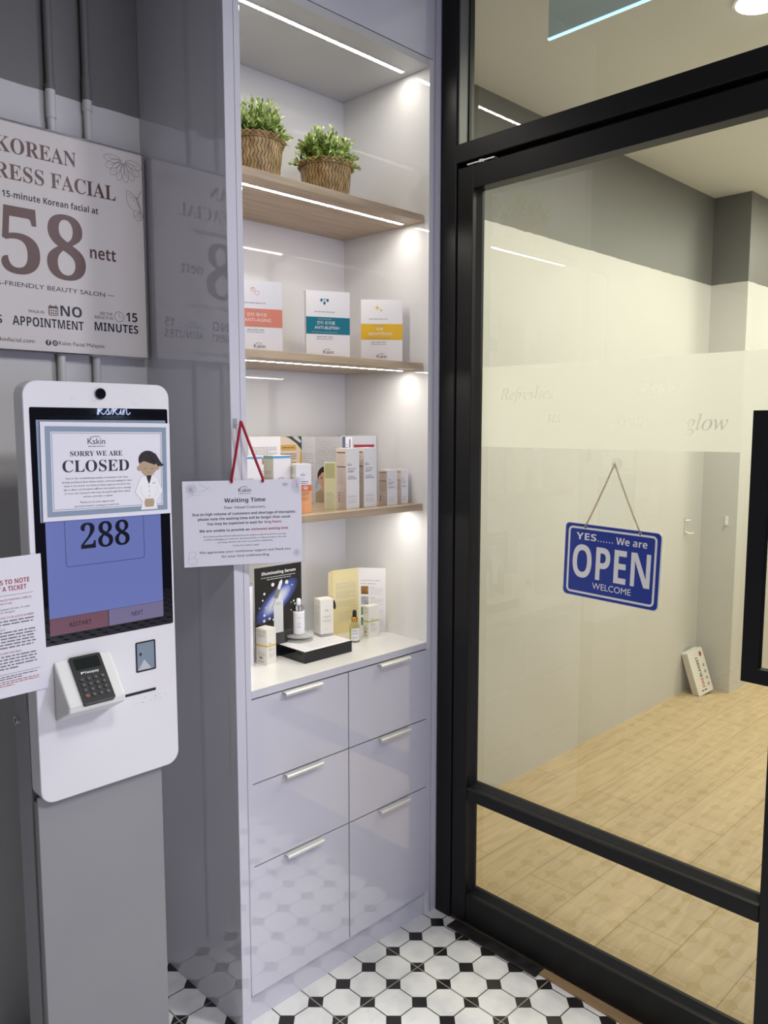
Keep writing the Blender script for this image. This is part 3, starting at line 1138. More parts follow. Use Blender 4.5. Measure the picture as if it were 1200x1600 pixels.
carton('sunscreen_box', 'white and orange sunscreen carton marked 50+, in front of the silver leaflet', .045, .038, .134, (.2520, .0700, S3), 104, sun_front, sun_side)


def blue_top(col, two=True):
    def f(m, F, w, h):
        rect(m, F, 0, h * .955, w, h * .99, col)
        logo(m, F, w * .5, h * .54, h * .062, ink, False, 3)
    return f


def sage_side(m, F, w, h):
    rect(m, F, 0, 0, w, h, sage)
    rect(m, F, 0, h * .945, w, h * .99, sea_green, LIFT * 2)
    greek(m, F, w * .12, h * .72, w * .7, h * .016, ink_grey, lift=LIFT * 2)
    greek(m, F, w * .12, h * .69, w * .6, h * .016, ink_grey, lift=LIFT * 2)
    lines(m, F, w * .12, h * .40, h * .62, w * .76, 9, h * .010, ink_grey, lift=LIFT * 2)


carton('cream_box', 'white carton with a sky blue top edge, half hidden behind the red cord', .062, .030, .157, (.1035, .1180, S3), 106, blue_top(sky_blue), None, group='blue-topped white cartons')
carton('cream_box', 'white carton with blue top edge and sage printed side, left of the orange sunscreen', .056, .046, .157, (.2000, .1010, S3), 93, blue_top(sky_blue), sage_side, group='blue-topped white cartons')


# --- leaflets on the lower shelf
def sheet(name, label, panels, loc, h, group=None, cat='leaflet', th=0.0012, sides=None):
    """standing folded card: panels = [(width, azimuth, paint)] joined left to right"""
    m = MB()
    p = Vector((0, 0, 0))
    for w, az, fn in panels:
        a = math.radians(az)
        u = Vector((math.sin(a), math.cos(a), 0))
        F = Frame(p, u, (0, 0, 1))
        m.prism([(0, 0), (w, 0), (w, h), (0, h)], F, th, paper_warm)
        fn(m, F, w, h)
        p = p + u * w
    o = m.build(name)
    o.location = loc
    return tag(o, label, cat, group)


def p_words(m, F, w, h):
    rect(m, F, 0, 0, w, h, card_white)
    lines(m, F, w * .12, h * .74, h * .84, w * .76, 6, h * .014, ink_grey, lift=LIFT * 2)
    for i in range(3):
        rect(m, F, w * (.12 + .27 * i), h * .60, w * (.34 + .27 * i), h * .70, photo_skin, LIFT * 2)
    lines(m, F, w * .12, h * .1, h * .5, w * .76, 12, h * .012, ink_grey, lift=LIFT * 2)


def p_tan(m, F, w, h):
    rect(m, F, 0, 0, w, h, tan_print)
    poly(m, F, [(w * .86, 0), (w, 0), (w, h * .9), (w * .93, h * .7), (w * .88, h * .3)], gold_print, LIFT * 2)
    poly(m, F, [(w * .35, h), (w * .5, h * .975), (w * .78, h * .90), (w, h * .80), (w, h)], leaf_print, LIFT * 3)
    poly(m, F, [(w * .62, h * .999), (w * .72, h * .96), (w * .95, h * .90), (w * .98, h * .93), (w * .84, h * .999)], ink_light, LIFT * 4)
    poly(m, F, rrect(w * .14, h * .80, w * .78, h * .875, h * .03), gold_print, LIFT * 4)
    greek(m, F, w * .46, h * .83, w * .46, h * .018, ink_brown, 'C', LIFT * 5)
    lines(m, F, w * .12, h * .58, h * .74, w * .66, 6, h * .014, ink_brown, lift=LIFT * 4)
    lines(m, F, w * .12, h * .36, h * .50, w * .66, 5, h * .014, ink_brown, lift=LIFT * 4)
    rect(m, F, w * .1, h * .2, w * .8, h * .28, gold_print, LIFT * 4)


def p_silver(m, F, w, h):
    rect(m, F, 0, 0, w, h, grey_print)
    greek(m, F, w * .08, h * .89, w * .4, h * .025, ink_light, lift=LIFT * 2)
    greek(m, F, w * .08, h * .84, w * .75, h * .025, ink_light, lift=LIFT * 2)
    lines(m, F, w * .08, h * .60, h * .74, w * .78, 5, h * .013, ink_grey, lift=LIFT * 2)
    lines(m, F, w * .08, h * .34, h * .52, w * .78, 6, h * .013, ink_grey, lift=LIFT * 2)
    lines(m, F, w * .08, h * .08, h * .26, w * .78, 6, h * .013, ink_grey, lift=LIFT * 2)


def p_woman(m, F, w, h):
    rect(m, F, 0, 0, w * .90, h, grey_print)
    rect(m, F, w * .90, 0, w, h, indigo)
    greek(m, F, w * .1, h * .91, w * .7, h * .022, ink_light, lift=LIFT * 2)
    greek(m, F, w * .1, h * .865, w * .4, h * .022, ink_light, lift=LIFT * 2)
    for i in range(2):
        for j in range(2):
            cx, cy = w * (.27 + .38 * i), h * (.775 - .15 * j)
            ring(m, F, cx, cy, w * .17, .0009, ink_grey, LIFT * 2, 20, h * .06)
            greek(m, F, cx, cy + h * .005, w * .2, h * .016, ink_grey, 'C', LIFT * 2)
            greek(m, F, cx, cy - h * .025, w * .16, h * .012, ink_grey, 'C', LIFT * 2)
    # head and shoulders
    F = Frame(F(-w * .13, 0), F.u, F.v)
    poly(m, F, [(w * .13, 0), (w * .72, 0), (w * .70, h * .16), (w * .55, h * .20), (w * .30, h * .20), (w * .13, h * .15)], cloth_mat, LIFT * 2)
    ell(m, F, w * .44, h * .40, w * .245, h * .150, hair, LIFT * 3)
    rect(m, F, w * .33, h * .16, w * .56, h * .27, face_mat, LIFT * 3)
    ell(m, F, w * .42, h * .355, w * .195, h * .118, face_mat, LIFT * 4)
    poly(m, F, [(w * .22, h * .40), (w * .30, h * .52), (w * .52, h * .53), (w * .63, h * .42), (w * .60, h * .36), (w * .52, h * .455), (w * .36, h * .46), (w * .26, h * .40)], hair, LIFT * 5)
    for k in (-1, 1):
        ell(m, F, w * (.42 + k * .085), h * .365, w * .038, h * .006, hair, LIFT * 6, 10)
        pline(m, F, [(w * (.42 + k * .045), h * .385), (w * (.42 + k * .13), h * .387)], h * .006, hair, LIFT * 6)
    pline(m, F, [(w * .42, h * .355), (w * .405, h * .32), (w * .43, h * .317)], h * .005, photo_skin, LIFT * 6)
    ell(m, F, w * .425, h * .285, w * .062, h * .013, lips, LIFT * 6, 12)
    ell(m, F, w * .425, h * .288, w * .045, h * .005, ink_white, LIFT * 7, 12)
    poly(m, F, [(w * .13, h * .2), (w * .18, h * .22), (w * .24, h * .3), (w * .20, h * .34), (w * .13, h * .32)], pbr('pale_blue_print', (0.32, 0.40, 0.55), 0.4), LIFT * 2)


def p_red(m, F, w, h):
    rect(m, F, 0, 0, w, h, grey_print)
    rect(m, F, 0, 0, w * .06, h, indigo, LIFT * 2)
    rect(m, F, w * .10, h * .72, w * .36, h * .98, card_white, LIFT * 2)
    rect(m, F, w * .28, h * .80, w * .31, h * .95, indigo, LIFT * 3)
    greek(m, F, w * .12, h * .86, w * .12, h * .02, ink_grey, lift=LIFT * 3)
    rect(m, F, w * .10, h * .815, w * .26, h * .825, ink, LIFT * 3)
    rect(m, F, w * .40, h * .82, w * .94, h * .865, ink_red, LIFT * 2)
    lines(m, F, w * .44, h * .62, h * .76, w * .48, 5, h * .014, ink_grey, lift=LIFT * 2)
    ell(m, F, w * .91, h * .55, w * .030, h * .055, hair, LIFT * 3)
    poly(m, F, [(w * .86, h * .10), (w * .96, h * .10), (w * .95, h * .22), (w * .87, h * .25)], gold_print, LIFT * 3)
    poly(m, F, [(w * .86, h * .66), (w * .98, h * .6), (w * .97, h * .72)], ink_white, LIFT * 3)


def p_plain(c):
    return lambda m, F, w, h: rect(m, F, 0, 0, w, h, c)


sheet('leaflet', 'white printed leaflet with small skin photos, at the left end of the lower wooden shelf', [(.030, 118, p_plain(grey_print)), (.105, 100, p_words)], (.2450, .3300, S3), .205, 'standing leaflets')
sheet('leaflet', 'tan leaflet with dark leaves and an orange button, left of the silver leaflet', [(.082, 102, p_tan)], (.3640, .3010, S3), .205, 'standing leaflets')
sheet('leaflet', 'silver leaflet folded open with a smiling woman on its right panel', [(.060, 96, p_silver), (.098, 150, p_woman)], (.4440, .2960, S3), .2035, 'standing leaflets')
sheet('leaflet', 'pale leaflet with a dark red bar, behind the tall slim cartons', [(.010, 60, p_plain(indigo)), (.128, 112, p_red)], (.5650, .2560, S3), .2055, 'standing leaflets')

# ================================================================ COUNTER DISPLAY
# framed card, night-sky print
t = thing('framed_poster', 'black card in a clear stand reading Illuminating Serum, with a starry blue print', 'framed poster', (.2066, .200, ZC))
m = MB(); m.box(0, .1650, 0.0015, .006, 0, .266, matte_black); m.build('backing', t)
m = MB()
F = FRONT(0, .0012, 0)
m.prism([(0.001, 0.001), (.164, 0.001), (.164, .265), (.001, .265)], F, .0003, night)
text(m, F, 'Illuminating Serum', .082, .2435, .0085, ink_white, 'bold', 'C', .122, 4)
greek(m, F, .082, .2345, .125, .0035, ink_light, 'C')
greek(m, F, .082, .2285, .085, .0035, ink_light, 'C')
for (a, bq, r) in ((.060, .213, .0055), (.110, .214, .006), (.091, .2205, .003), (.030, .190, .0037), (.024, .172, .0028), (.034, .150, .0022), (.029, .128, .0038), (.028, .112, .0045), (.047, .116, .004), (.060, .111, .003), (.135, .155, .003), (.139, .146, .003), (.125, .152, .0018), (.15, .142, .0016), (.012, .152, .0018), (.13, .203, .0022), (.125, .129, .002), (.15, .11, .0018), (.02, .09, .002), (.14, .08, .002)):
    ell(m, F, a, bq, r, r, ink_white, LIFT * 2, 14)
# printed dropper; the carton is a reflection in the cover, drawn as print
F2 = Frame(F(.088, .215), (math.cos(-.42), 0, math.sin(-.42)), (-math.sin(-.42), 0, math.cos(-.42)))
poly(m, F2, rrect(-.0055, -.020, .0055, .006, .004), ink_white, LIFT * 3)
rect(m, F2, -.0075, -.046, .0075, -.020, chrome, LIFT * 3)
rect(m, F2, -.0022, -.078, .0022, -.046, ink_light, LIFT * 3)
rect(m, F, .062, .070, .096, .165, ink_white, LIFT * 2)
logo(m, F, .079, .152, .006, ink_grey, False, 2, LIFT * 3)
m.build('print', t)
m = MB(); m.box(-.002, .167, -.001, .0005, 0, .268, acrylic, skip=('+y', '-x', '+x', '-z', '+z')); m.build('cover_sheet', t)

# leaflet cut off by the side panel
m = MB(); m.box(0, .118, 0, .0016, 0, .232, paper)
F = FRONT(0, 0, 0)
rect(m, F, 0, .2305, .118, .232, ink); rect(m, F, 0, .226, .118, .228, ink)
lines(m, F, .06, .09, .205, .050, 20, .0026, ink_grey)
tag(place(m.build('leaflet'), (.0605, .176, ZC)), 'white sheet with black top line, cut off by the left panel on the counter', 'leaflet')

# tray
t = thing('display_tray', 'low black display block with a white printed top on the counter', 'display stand', (.2880, .0850, ZC))
m = MB(); m.box(0, .1785, 0, .1455, 0, .0335, gloss_black); m.build('block', t, .0008, 1)
m = MB(); m.box(0.0005, .178, 0.0005, .145, .0336, .0352, card_white)
F = Frame((0, 0, .0352), (1, 0, 0), (0, 1, 0))
for i in range(6):
    greek(m, F, .035, .018 + .011 * i, .125 - .012 * (i % 3), .0042, ink_light)
for (a, bq) in ((.018, .020), (.018, .034), (.018, .048)):
    ring(m, F, a, bq, .004, .0009, ink_grey)
m.build('top_panel', t)
# acrylic disc stand and serum bottle
ZTR = ZC + .0352
t = thing('acrylic_riser', 'round clear acrylic riser at the left rear of the black block', 'riser', (.358, .1970, ZTR))
m = MB(); m.lathe([(.041, 0), (.041, .006)], (0, 0, 0), pale_acrylic, 40); m.build('base_disc', t)
m = MB(); m.lathe([(.028, .006), (.028, .014)], (0, 0, 0), acrylic, 32); m.build('column', t)
m = MB(); m.lathe([(.041, .014), (.0415, .0145), (.0415, .0195), (.041, .020)], (0, 0, 0), pale_acrylic, 40); m.build('top_disc', t)
t = thing('dropper_bottle', 'white serum bottle with silver collar standing on the round acrylic riser', 'bottle', (.356, .1960, ZTR + .0201))
m = MB(); m.lathe([(.0165, 0), (.0178, .0015), (.0178, .0655), (.0170, .0675), (.011, .0685), (.011, .070)], (0, 0, 0), serum_white, 32)
for i, q in enumerate((.050, .034, .031, .024, .021)):
    for k in range(5):
        th = math.radians(-125 + (k - 2) * 7)
        rr_ = .0180
        m.add([(rr_ * math.cos(th - .045), rr_ * math.sin(th - .045), q), (rr_ * math.cos(th + .045), rr_ * math.sin(th + .045), q), (rr_ * math.cos(th + .045), rr_ * math.sin(th + .045), q + .0012), (rr_ * math.cos(th - .045), rr_ * math.sin(th - .045), q + .0012)], [[0, 1, 2, 3]], ink_grey)
m.build('body', t)
m = MB(); m.lathe([(.0135, .0690), (.0135, .0835), (.0120, .0845)], (0, 0, 0), chrome, 28); m.build('collar', t)
m = MB(); m.lathe([(.0070, .0846), (.0078, .088), (.0070, .100), (.0050, .1045), (.002, .1055)], (0, 0, 0), serum_white, 20); m.build('dropper_bulb', t)
# carton on clear block
m = MB(); m.box(0, .046, 0, .046, 0, .009, pale_acrylic)
o = tag(place(m.build('acrylic_block', None, .0006, 1), (.4180, .1700, ZTR), math.radians(-12)), 'small clear acrylic block under the white carton on the black block', 'riser')


def serum_front(m, F, w, h):
    logo(m, F, w * .5, h * .66, h * .035, ink, False, 3)
    greek(m, F, w * .5, h * .50, w * .66, h * .018, ink_grey, 'C')
    greek(m, F, w * .5, h * .46, w * .4, h * .018, ink_grey, 'C')
    greek(m, F, w * .5, h * .38, w * .7, h * .014, ink_grey, 'C')
    greek(m, F, w * .5, h * .35, w * .6, h * .014, ink_grey, 'C')
    greek(m, F, w * .5, h * .12, w * .2, h * .012, ink_grey, 'C')


carton('serum_box', 'plain white serum carton on the clear block, left of the yellow brochure', .044, .040, .104, (.4195, .1725, ZTR + .0091), 102, serum_front, lambda m, F, w, h: lines(m, F, w * .15, h * .25, h * .80, w * .66, 14, h * .014, ink_grey), paper_warm)


def banded(col):
    def fr(m, F, w, h):
        rect(m, F, 0, h * .505, w, h * .545, col)
        logo(m, F, w * .33, h * .575, h * .030, ink, False)
        greek(m, F, w * .2, h * .44, w * .3, h * .022, ink_grey)
        greek(m, F, w * .2, h * .40, w * .6, h * .016, ink_grey)
        greek(m, F, w * .2, h * .375, w * .4, h * .016, ink_grey)
        lines(m, F, w * .2, h * .2, h * .3, w * .6, 4, h * .013, ink_grey)

    def sd(m, F, w, h):
        rect(m, F, 0, 0, w, h, paper_warm)
        rect(m, F, 0, h * .505, w, h * .545, col, LIFT * 2)
        rect(m, F, w * .1, h * .88, w * .9, h * .955, sage, LIFT * 2)
        lines(m, F, w * .14, h * .76, h * .84, w * .7, 4, h * .012, ink_grey, lift=LIFT * 2)
        greek(m, F, w * .15, h * .33, w * .6, h * .018, ink_grey, lift=LIFT * 2)
        lines(m, F, w * .15, h * .25, h * .30, w * .7, 3, h * .012, ink_grey, lift=LIFT * 2)
        for k in range(7):
            rect(m, F, w * (.30 + .045 * k), h * .15, w * (.325 + .045 * k), h * .22, ink, LIFT * 2)
        for k in range(3):
            rect(m, F, w * (.22 + .2 * k), h * .06, w * (.32 + .2 * k), h * .10, ink_grey, LIFT * 2)
    return fr, sd


f1, s1 = banded(mustard)
carton('serum_box', 'white carton with a thin yellow stripe, left of the black block', .037, .041, .102, (.2044, .1490, ZC), 80, f1, s1, paper_warm)
f2, s2 = banded(lime)
carton('serum_box', 'white carton with a thin lime green stripe, in front of the yellow brochure', .0445, .026, .1025, (.6009, .1546, ZC), 92, f2, s2, paper_warm)


# brochure, three panels
def p_edge(m, F, w, h):
    rect(m, F, 0, 0, w, h, cream_yellow)
    poly(m, F, [(w * .55, h * .05), (w * .85, h * .1), (w * .95, h * .6), (w * .7, h * .65)], gold_print, LIFT * 2)
    poly(m, F, [(w * .35, h * .2), (w * .5, h * .2), (w * .75, h * .62), (w * .6, h * .70)], card_white, LIFT * 3)


def p_yellow(m, F, w, h):
    rect(m, F, 0, 0, w, h, cream_yellow)
    ell(m, F, w * .05, h * .47, w * .055, h * .075, hair, LIFT * 3, 14, .15)
    greek(m, F, w * .12, h * .775, w * .76, h * .020, ink_light, lift=LIFT * 2)
    for q0, q1, n in ((.70, .745, 3), (.56, .66, 6), (.42, .50, 5)):
        lines(m, F, w * .12, h * q0, h * q1, w * .76, n, h * .008, ink_grey, lift=LIFT * 2)
    pline(m, F, rrect(w * .14, h * .17, w * .9, h * .38, w * .03, 3), .0005, ink_grey, LIFT * 2, True)
    lines(m, F, w * .2, h * .20, h * .34, w * .6, 8, h * .008, ink_grey, lift=LIFT * 2)


def p_white(m, F, w, h):
    rect(m, F, 0, 0, w, h, card_white)
    greek(m, F, w * .08, h * .795, w * .7, h * .020, ink_light, lift=LIFT * 2)
    greek(m, F, w * .08, h * .745, w * .55, h * .020, ink_light, lift=LIFT * 2)
    for k, c in enumerate((photo_brown, photo_grey, photo_green, photo_green)):
        z1 = h * (.71 - .165 * k)
        rect(m, F, w * .09, z1 - h * .125, w * .36, z1, c, LIFT * 2)
        greek(m, F, w * .43, z1 - h * .02, w * .16, h * .011, ink_grey, lift=LIFT * 2)
        lines(m, F, w * .43, z1 - h * .12, z1 - h * .04, w * .48, 5, h * .007, ink_light, lift=LIFT * 2)


sheet('brochure', 'open yellow and white folded brochure standing at the right of the counter', [(.040, 60, p_edge), (.098, 100, p_yellow), (.090, 143, p_white)], (.5170, .2480, ZC), .2085, cat='brochure')

# gold-collared dropper bottle
t = thing('dropper_bottle', 'clear dropper bottle with gold collar and black bulb, before the yellow brochure', 'bottle', (.5500, .1640, ZC))
m = MB(); m.lathe([(.0145, 0), (.0160, .0015), (.0160, .046), (.0135, .055), (.0080, .060), (.0080, .064)], (0, 0, 0), bottle_glass, 28); m.build('bottle', t)
m = MB(); m.lathe([(.0140, .002), (.0150, .003), (.0150, .040)], (0, 0, 0), serum_liquid, 28); m.build('liquid', t)
m = MB()
for k in range(14):
    a0, a1 = math.radians(-205 + 10 * k), math.radians(-195 + 10 * k)
    rr_ = .01625
    m.add([(rr_ * math.cos(a0), rr_ * math.sin(a0), .006), (rr_ * math.cos(a1), rr_ * math.sin(a1), .006), (rr_ * math.cos(a1), rr_ * math.sin(a1), .044), (rr_ * math.cos(a0), rr_ * math.sin(a0), .044)], [[0, 1, 2, 3]], lime if k < 3 else card_white, True)
    if 5 <= k <= 10:
        for q, z in enumerate((.036, .029, .027, .016, .014)):
            r2 = rr_ + .0002
            m.add([(r2 * math.cos(a0), r2 * math.sin(a0), z), (r2 * math.cos(a1), r2 * math.sin(a1), z), (r2 * math.cos(a1), r2 * math.sin(a1), z + (.0022 if q == 0 else .0009)), (r2 * math.cos(a0), r2 * math.sin(a0), z + (.0022 if q == 0 else .0009))], [[0, 1, 2, 3]], ink_grey)
m.build('paper_label', t)
m = MB(); m.lathe([(.0098, .0630), (.0105, .064), (.0105, .0765), (.0095, .078)], (0, 0, 0), gold, 24); m.build('collar', t)
m = MB(); m.lathe([(.0062, .0781), (.0068, .081), (.0064, .094), (.0045, .0985), (.0015, .0995)], (0, 0, 0), matte_black, 20); m.build('dropper_bulb', t)

# bottle mostly hidden by the side panel
t = thing('bottle', 'white bottle with brown cap peeping out behind the left panel on the counter', 'bottle', (.1345, .1540, ZC))
m = MB(); m.lathe([(.013, 0), (.0145, .0015), (.0145, .042), (.008, .049), (.008, .051)], (0, 0, 0), serum_white, 24); m.build('body', t)
m = MB(); m.lathe([(.0110, .0495), (.0115, .051), (.0115, .066), (.010, .068)], (0, 0, 0), amber_cap, 24); m.build('cap', t)

# ================================================================ WAITING-TIME SIGN
sa = math.radians(115)
U = Vector((math.sin(sa), math.cos(sa), 0))
O = Vector((0, -0.0165, 0)) - U * .1255
SG = Frame(O + Vector((0, 0, 1.2285)), U, (0, 0, 1))
sign = thing('hanging_sign', 'white laminated Waiting Time notice hanging by a red cord from the cabinet edge', 'sign', (O + U * .14 + Vector((0, 0, 1.2285))))
Wd, Hd = .2855, .2040
base = Vector(sign.location)
L_ = lambda F: Frame(F.o - base, F.u, F.v)
SF = L_(SG)
m = MB()
m.prism([(0, 0), (Wd, 0), (Wd, Hd), (0, Hd)], SF, .0008, paper)
cx = Wd * .512
logo(m, SF, cx, .1755, .0098, ink, True, 4)
text(m, SF, 'Waiting Time', cx, .1515, .0098, ink, 'bold', 'C', .099, 4)
text(m, SF, 'Dear Valued Customers,', cx, .1365, .0062, ink, 'sans', 'C', .099)
for s, z, h, w, st in (('Due to high volume of customers and shortage of therapists,', .1215, .0060, .249, 'bold'), ('please note the waiting time will be longer than usual.', .1100, .0060, .224, 'bold'),):
    text(m, SF, s, cx, z, h, ink, st, 'C', w)
text(m, SF, 'You may be expected to wait for', cx - .0915, .0985, .0060, ink, 'bold', 'L', .134)
text(m, SF, 'long hours.', cx + .0465, .0985, .0060, ink_red, 'bold', 'L', .043)
text(m, SF, 'We are unable to provide an', cx - .1095, .0820, .0060, ink, 'bold', 'L', .1195)
text(m, SF, 'estimated waiting time.', cx + .0140, .0820, .0060, ink_red, 'bold', 'L', .092)
for s, z, w in (('If you have purchased your ticket and you are unable to wait for your turn, you may', .0695, .199), ('consider exchanging your ticket for *product purchase or sell your ticket to the next', .0620, .200), ('incoming customer who does not mind the waiting time.', .0545, .134), ('*Terms & Conditions apply', .0450, .064)):
    text(m, SF, s, cx, z, .0038, ink, 'sans', 'C', w, 1)
text(m, SF, 'We appreciate your continuous support and thank you', cx, .0305, .0060, ink, 'sans', 'C', .221)
text(m, SF, 'for your kind understanding.', cx, .0190, .0060, ink, 'sans', 'C', .116)
flower(m, SF, .019, .184, .013, 8, ink_blueline, .0005)
pline(m, SF, [(.025, .199), (.037, .177), (.051, .181), (.062, .190), (.066, .180)], .0005, ink_blueline)
pline(m, SF, [(.037, .199), (.053, .188), (.060, .184)], .0005, ink_blueline)
pline(m, SF, [(.006, .162), (.020, .170), (.040, .172)], .0005, ink_blueline)
flower(m, SF, .278, .188, .020, 9, ink_pink, .0006, PI * .45, PI * 1.6)
flower(m, SF, .245, .195, .009, 6, ink_pink, .0004, PI, 2 * PI)
ell(m, SF, .020, .020, .0, .0, ink_pink)
ring(m, SF, .020, .014, .011, .0005, ink_blueline, ry=.008)
pline(m, SF, [(.010, .018), (.012, .034), (.022, .036), (.028, .034), (.024, .022)], .0005, ink_blueline)
flower(m, SF, .272, .022, .010, 7, ink_blueline, .0004)
m.build('paper_sheet', sign)
m = MB()
rect(m, SF, -.006, -.004, Wd + .008, Hd + .005, film_clear, -.0004)
m.build('laminate_sleeve', sign)
# cord: two legs from the hook through the top holes
hookp = SG(.1395, Hd + .141, .004) - base
m = MB()
for a in (.115, .190):
    pth = [SF(a, Hd - .004, -.002), SF(a, Hd - .0035, .0022)]
    e = SF(a, Hd + .003, .0024)
    for i in range(7):
        f = i / 6
        pth.append(e.lerp(hookp, f) + Vector((0, 0, -.001 * math.sin(PI * f))))
    m.tube(pth, .0033, red_cord, 8)
m.build('cord', sign)
hk = hookp + base
t = thing('adhesive_hook', 'tiny clear adhesive hook on the cabinet edge holding the red cord', 'hook', (hk.x, -.0002, hk.z - .012))
m = MB(); m.box(-.006, .006, -.0015, 0, -.006, .018, acrylic); m.build('pad', t)
m = MB(); m.tube([(0, -.0015, .002), (0, -.014, .004), (0, -.0205, .0095), (0, -.0215, .016)], .0016, acrylic, 8); m.build('hook_arm', t)

# ================================================================ POSTER ON THE WALL
PX0, PX1, PZ0, PZ1 = -.762, -.0100, 1.738, 2.2665
post = thing('wall_poster', 'large beige price poster 58 nett in a chrome edged frame on the wall', 'poster', ((PX0 + PX1) / 2, .394, PZ0))
ox, oz = (PX0 + PX1) / 2, PZ0
PW, PH = PX1 - PX0, PZ1 - PZ0
m = MB(); m.box(-PW / 2 + .004, PW / 2 - .004, -.030, 0, .004, PH - .004, poster_mat)
PF = FRONT(-ox, -.0300, -oz)      # takes world x and z
P_ = lambda s, x, z, h, mat, st='serif', al='R', w=None, res=5: text(m, PF, s, x, z, h, mat, st, al, w, res)
P_('KOREAN', -.1900, 2.1930, .0340, ink_brown, 'serif', 'R', .190)
P_('EXPRESS FACIAL', -.0890, 2.1330, .0345, ink_brown, 'serif', 'R', .386)
P_('15-minute Korean facial at', -.1375, 2.0915, .0145, ink, 'bold', 'R', .232, 3)
P_('58', -.1750, 1.9205, .1450, ink_brown, 'serif', 'R', .2030, 10)
P_('RM', -.4050, 1.9900, .0600, ink_brown, 'serif', 'R', .0900)
P_('nett', -.0940, 1.9810, .0290, ink_brown, 'bold', 'R', .0690)
P_('S-FRIENDLY BEAUTY SALON', -.1275, 1.8895, .0105, ink, 'sans', 'R', .2620, 3)
pline(m, PF, [(-.120, 1.8945), (-.102, 1.8945)], .0012, ink)
P_('NO', -.1900, 1.8312, .0250, ink, 'bold', 'R', .0540)
P_('WALK-IN', -.2840, 1.8320, .0072, ink, 'sans', 'R', .038, 2)
P_('APPOINTMENT', -.1870, 1.8000, .0215, ink, 'bold', 'R', .1725)
P_('15', -.0400, 1.8335, .0230, ink, 'bold', 'R', .0315)
P_('MINUTES', -.0385, 1.8035, .0210, ink, 'bold', 'R', .1195)
P_('SEE THE', -.1086, 1.8440, .0070, ink, 'sans', 'R', .0340, 2)
P_('RESULTS IN', -.1086, 1.8335, .0070, ink, 'sans', 'R', .0480, 2)
P_('SKIN EXPERTS', -.3830, 1.8010, .0195, ink, 'bold', 'R', .1600)
P_('kskinfacial.com', -.3103, 1.7605, .0095, ink, 'sans', 'R', .0930, 3)
P_('Kskin Facial Malaysia', -.1340, 1.7605, .0090, ink, 'sans', 'R', .1170, 3)
ell(m, PF, -.2770, 1.7640, .0070, .0070, ink)
text(m, PF, 'f', -.2765, 1.7595, .0095, ink_white, 'bold', 'C', lift=LIFT * 2)
ell(m, PF, -.2605, 1.7640, .0070, .0070, ink)
pline(m, PF, rrect(-.2640, 1.7605, -.2570, 1.7675, .0016, 3), .0008, ink_white, LIFT * 2, True)
ring(m, PF, -.2605, 1.7640, .0018, .0008, ink_white, LIFT * 2, 12)
# calendar and clock
poly(m, PF, rrect(-.2735, 1.8300, -.2500, 1.8530, .003, 3), ink_brown)
poly(m, PF, rrect(-.2712, 1.8318, -.2523, 1.8465, .001, 2), poster_mat, LIFT * 2)
for i in range(3):
    for j in range(2):
        rect(m, PF, -.2692 + .0058 * i, 1.8338 + .0060 * j, -.2655 + .0058 * i, 1.8375 + .0060 * j, ink_brown, LIFT * 3)
for x in (-.2685, -.2550):
    rect(m, PF, x - .0009, 1.8515, x + .0009, 1.8560, ink_brown, LIFT * 3)
ring(m, PF, -.0905, 1.8430, .0128, .0011, ink_brown, LIFT, 28)
pline(m, PF, [(-.0905, 1.8520), (-.0905, 1.8430), (-.0830, 1.8415)], .0010, ink)
# flower and butterfly outlines
flower(m, PF, -.0660, 2.2360, .052, 8, pbr('poster_flower_line', (0.30, 0.26, 0.27), 0.4), .0011, PI * .93, PI * 2.02)
pline(m, PF, [(-.128, 2.260), (-.118, 2.242), (-.066, 2.236)], .0008, ink_light)
bw = pbr('butterfly_line', (0.12, 0.16, 0.20), 0.45)
pline(m, PF, [(-.0165, 2.172), (-.030, 2.150), (-.022, 2.130), (-.015, 2.105)], .0010, ink)
for pts in ([(-.030, 2.152), (-.048, 2.163), (-.059, 2.165), (-.060, 2.150), (-.054, 2.128), (-.040, 2.118), (-.022, 2.120), (-.030, 2.152)],
            [(-.040, 2.118), (-.042, 2.104), (-.030, 2.094), (-.018, 2.098), (-.016, 2.118)]):
    pline(m, PF, pts, .0010, bw)
for k in range(5):
    pline(m, PF, [(-.030, 2.150), (-.058 + .008 * k, 2.158 - .008 * k)], .0006, bw)
    pline(m, PF, [(-.022, 2.120), (-.040 + .005 * k, 2.104 - .002 * k)], .0006, bw)
m.build('printed_panel', post)
m = MB()
for x0, x1, z0, z1 in ((-PW / 2, PW / 2, 0, .0045), (-PW / 2, PW / 2, PH - .0045, PH), (-PW / 2, -PW / 2 + .0045, .0045, PH - .0045), (PW / 2 - .0045, PW / 2, .0045, PH - .0045)):
    m.box(x0, x1, -.0325, 0, z0, z1, chrome)
m.build('edge_frame', post, .001, 1)

# ---- conduit pipes
for px, lab, coup in ((-.2400, 'painted conduit pipe on the wall behind the poster, the left one', False), (-.1485, 'painted conduit pipe with a joint above the poster, the right one', True)):
    t = thing('conduit_pipe', lab, 'pipe', (px, .3795, 0), 0, 'wall conduits')
    m = MB(); m.cyl((0, 0, .002), (0, 0, 2.925), .0098, .0098, wall_paint, 20); m.build('pipe', t)
    if coup:
        m = MB(); m.cyl((0, 0, 2.3400), (0, 0, 2.4200), .0118, .0118, wall_paint, 20); m.build('coupling', t)
    else:
        m = MB(); m.cyl((0, 0, 2.3000), (0, 0, 2.3790), .0118, .0118, wall_paint, 20); m.build('coupling', t)

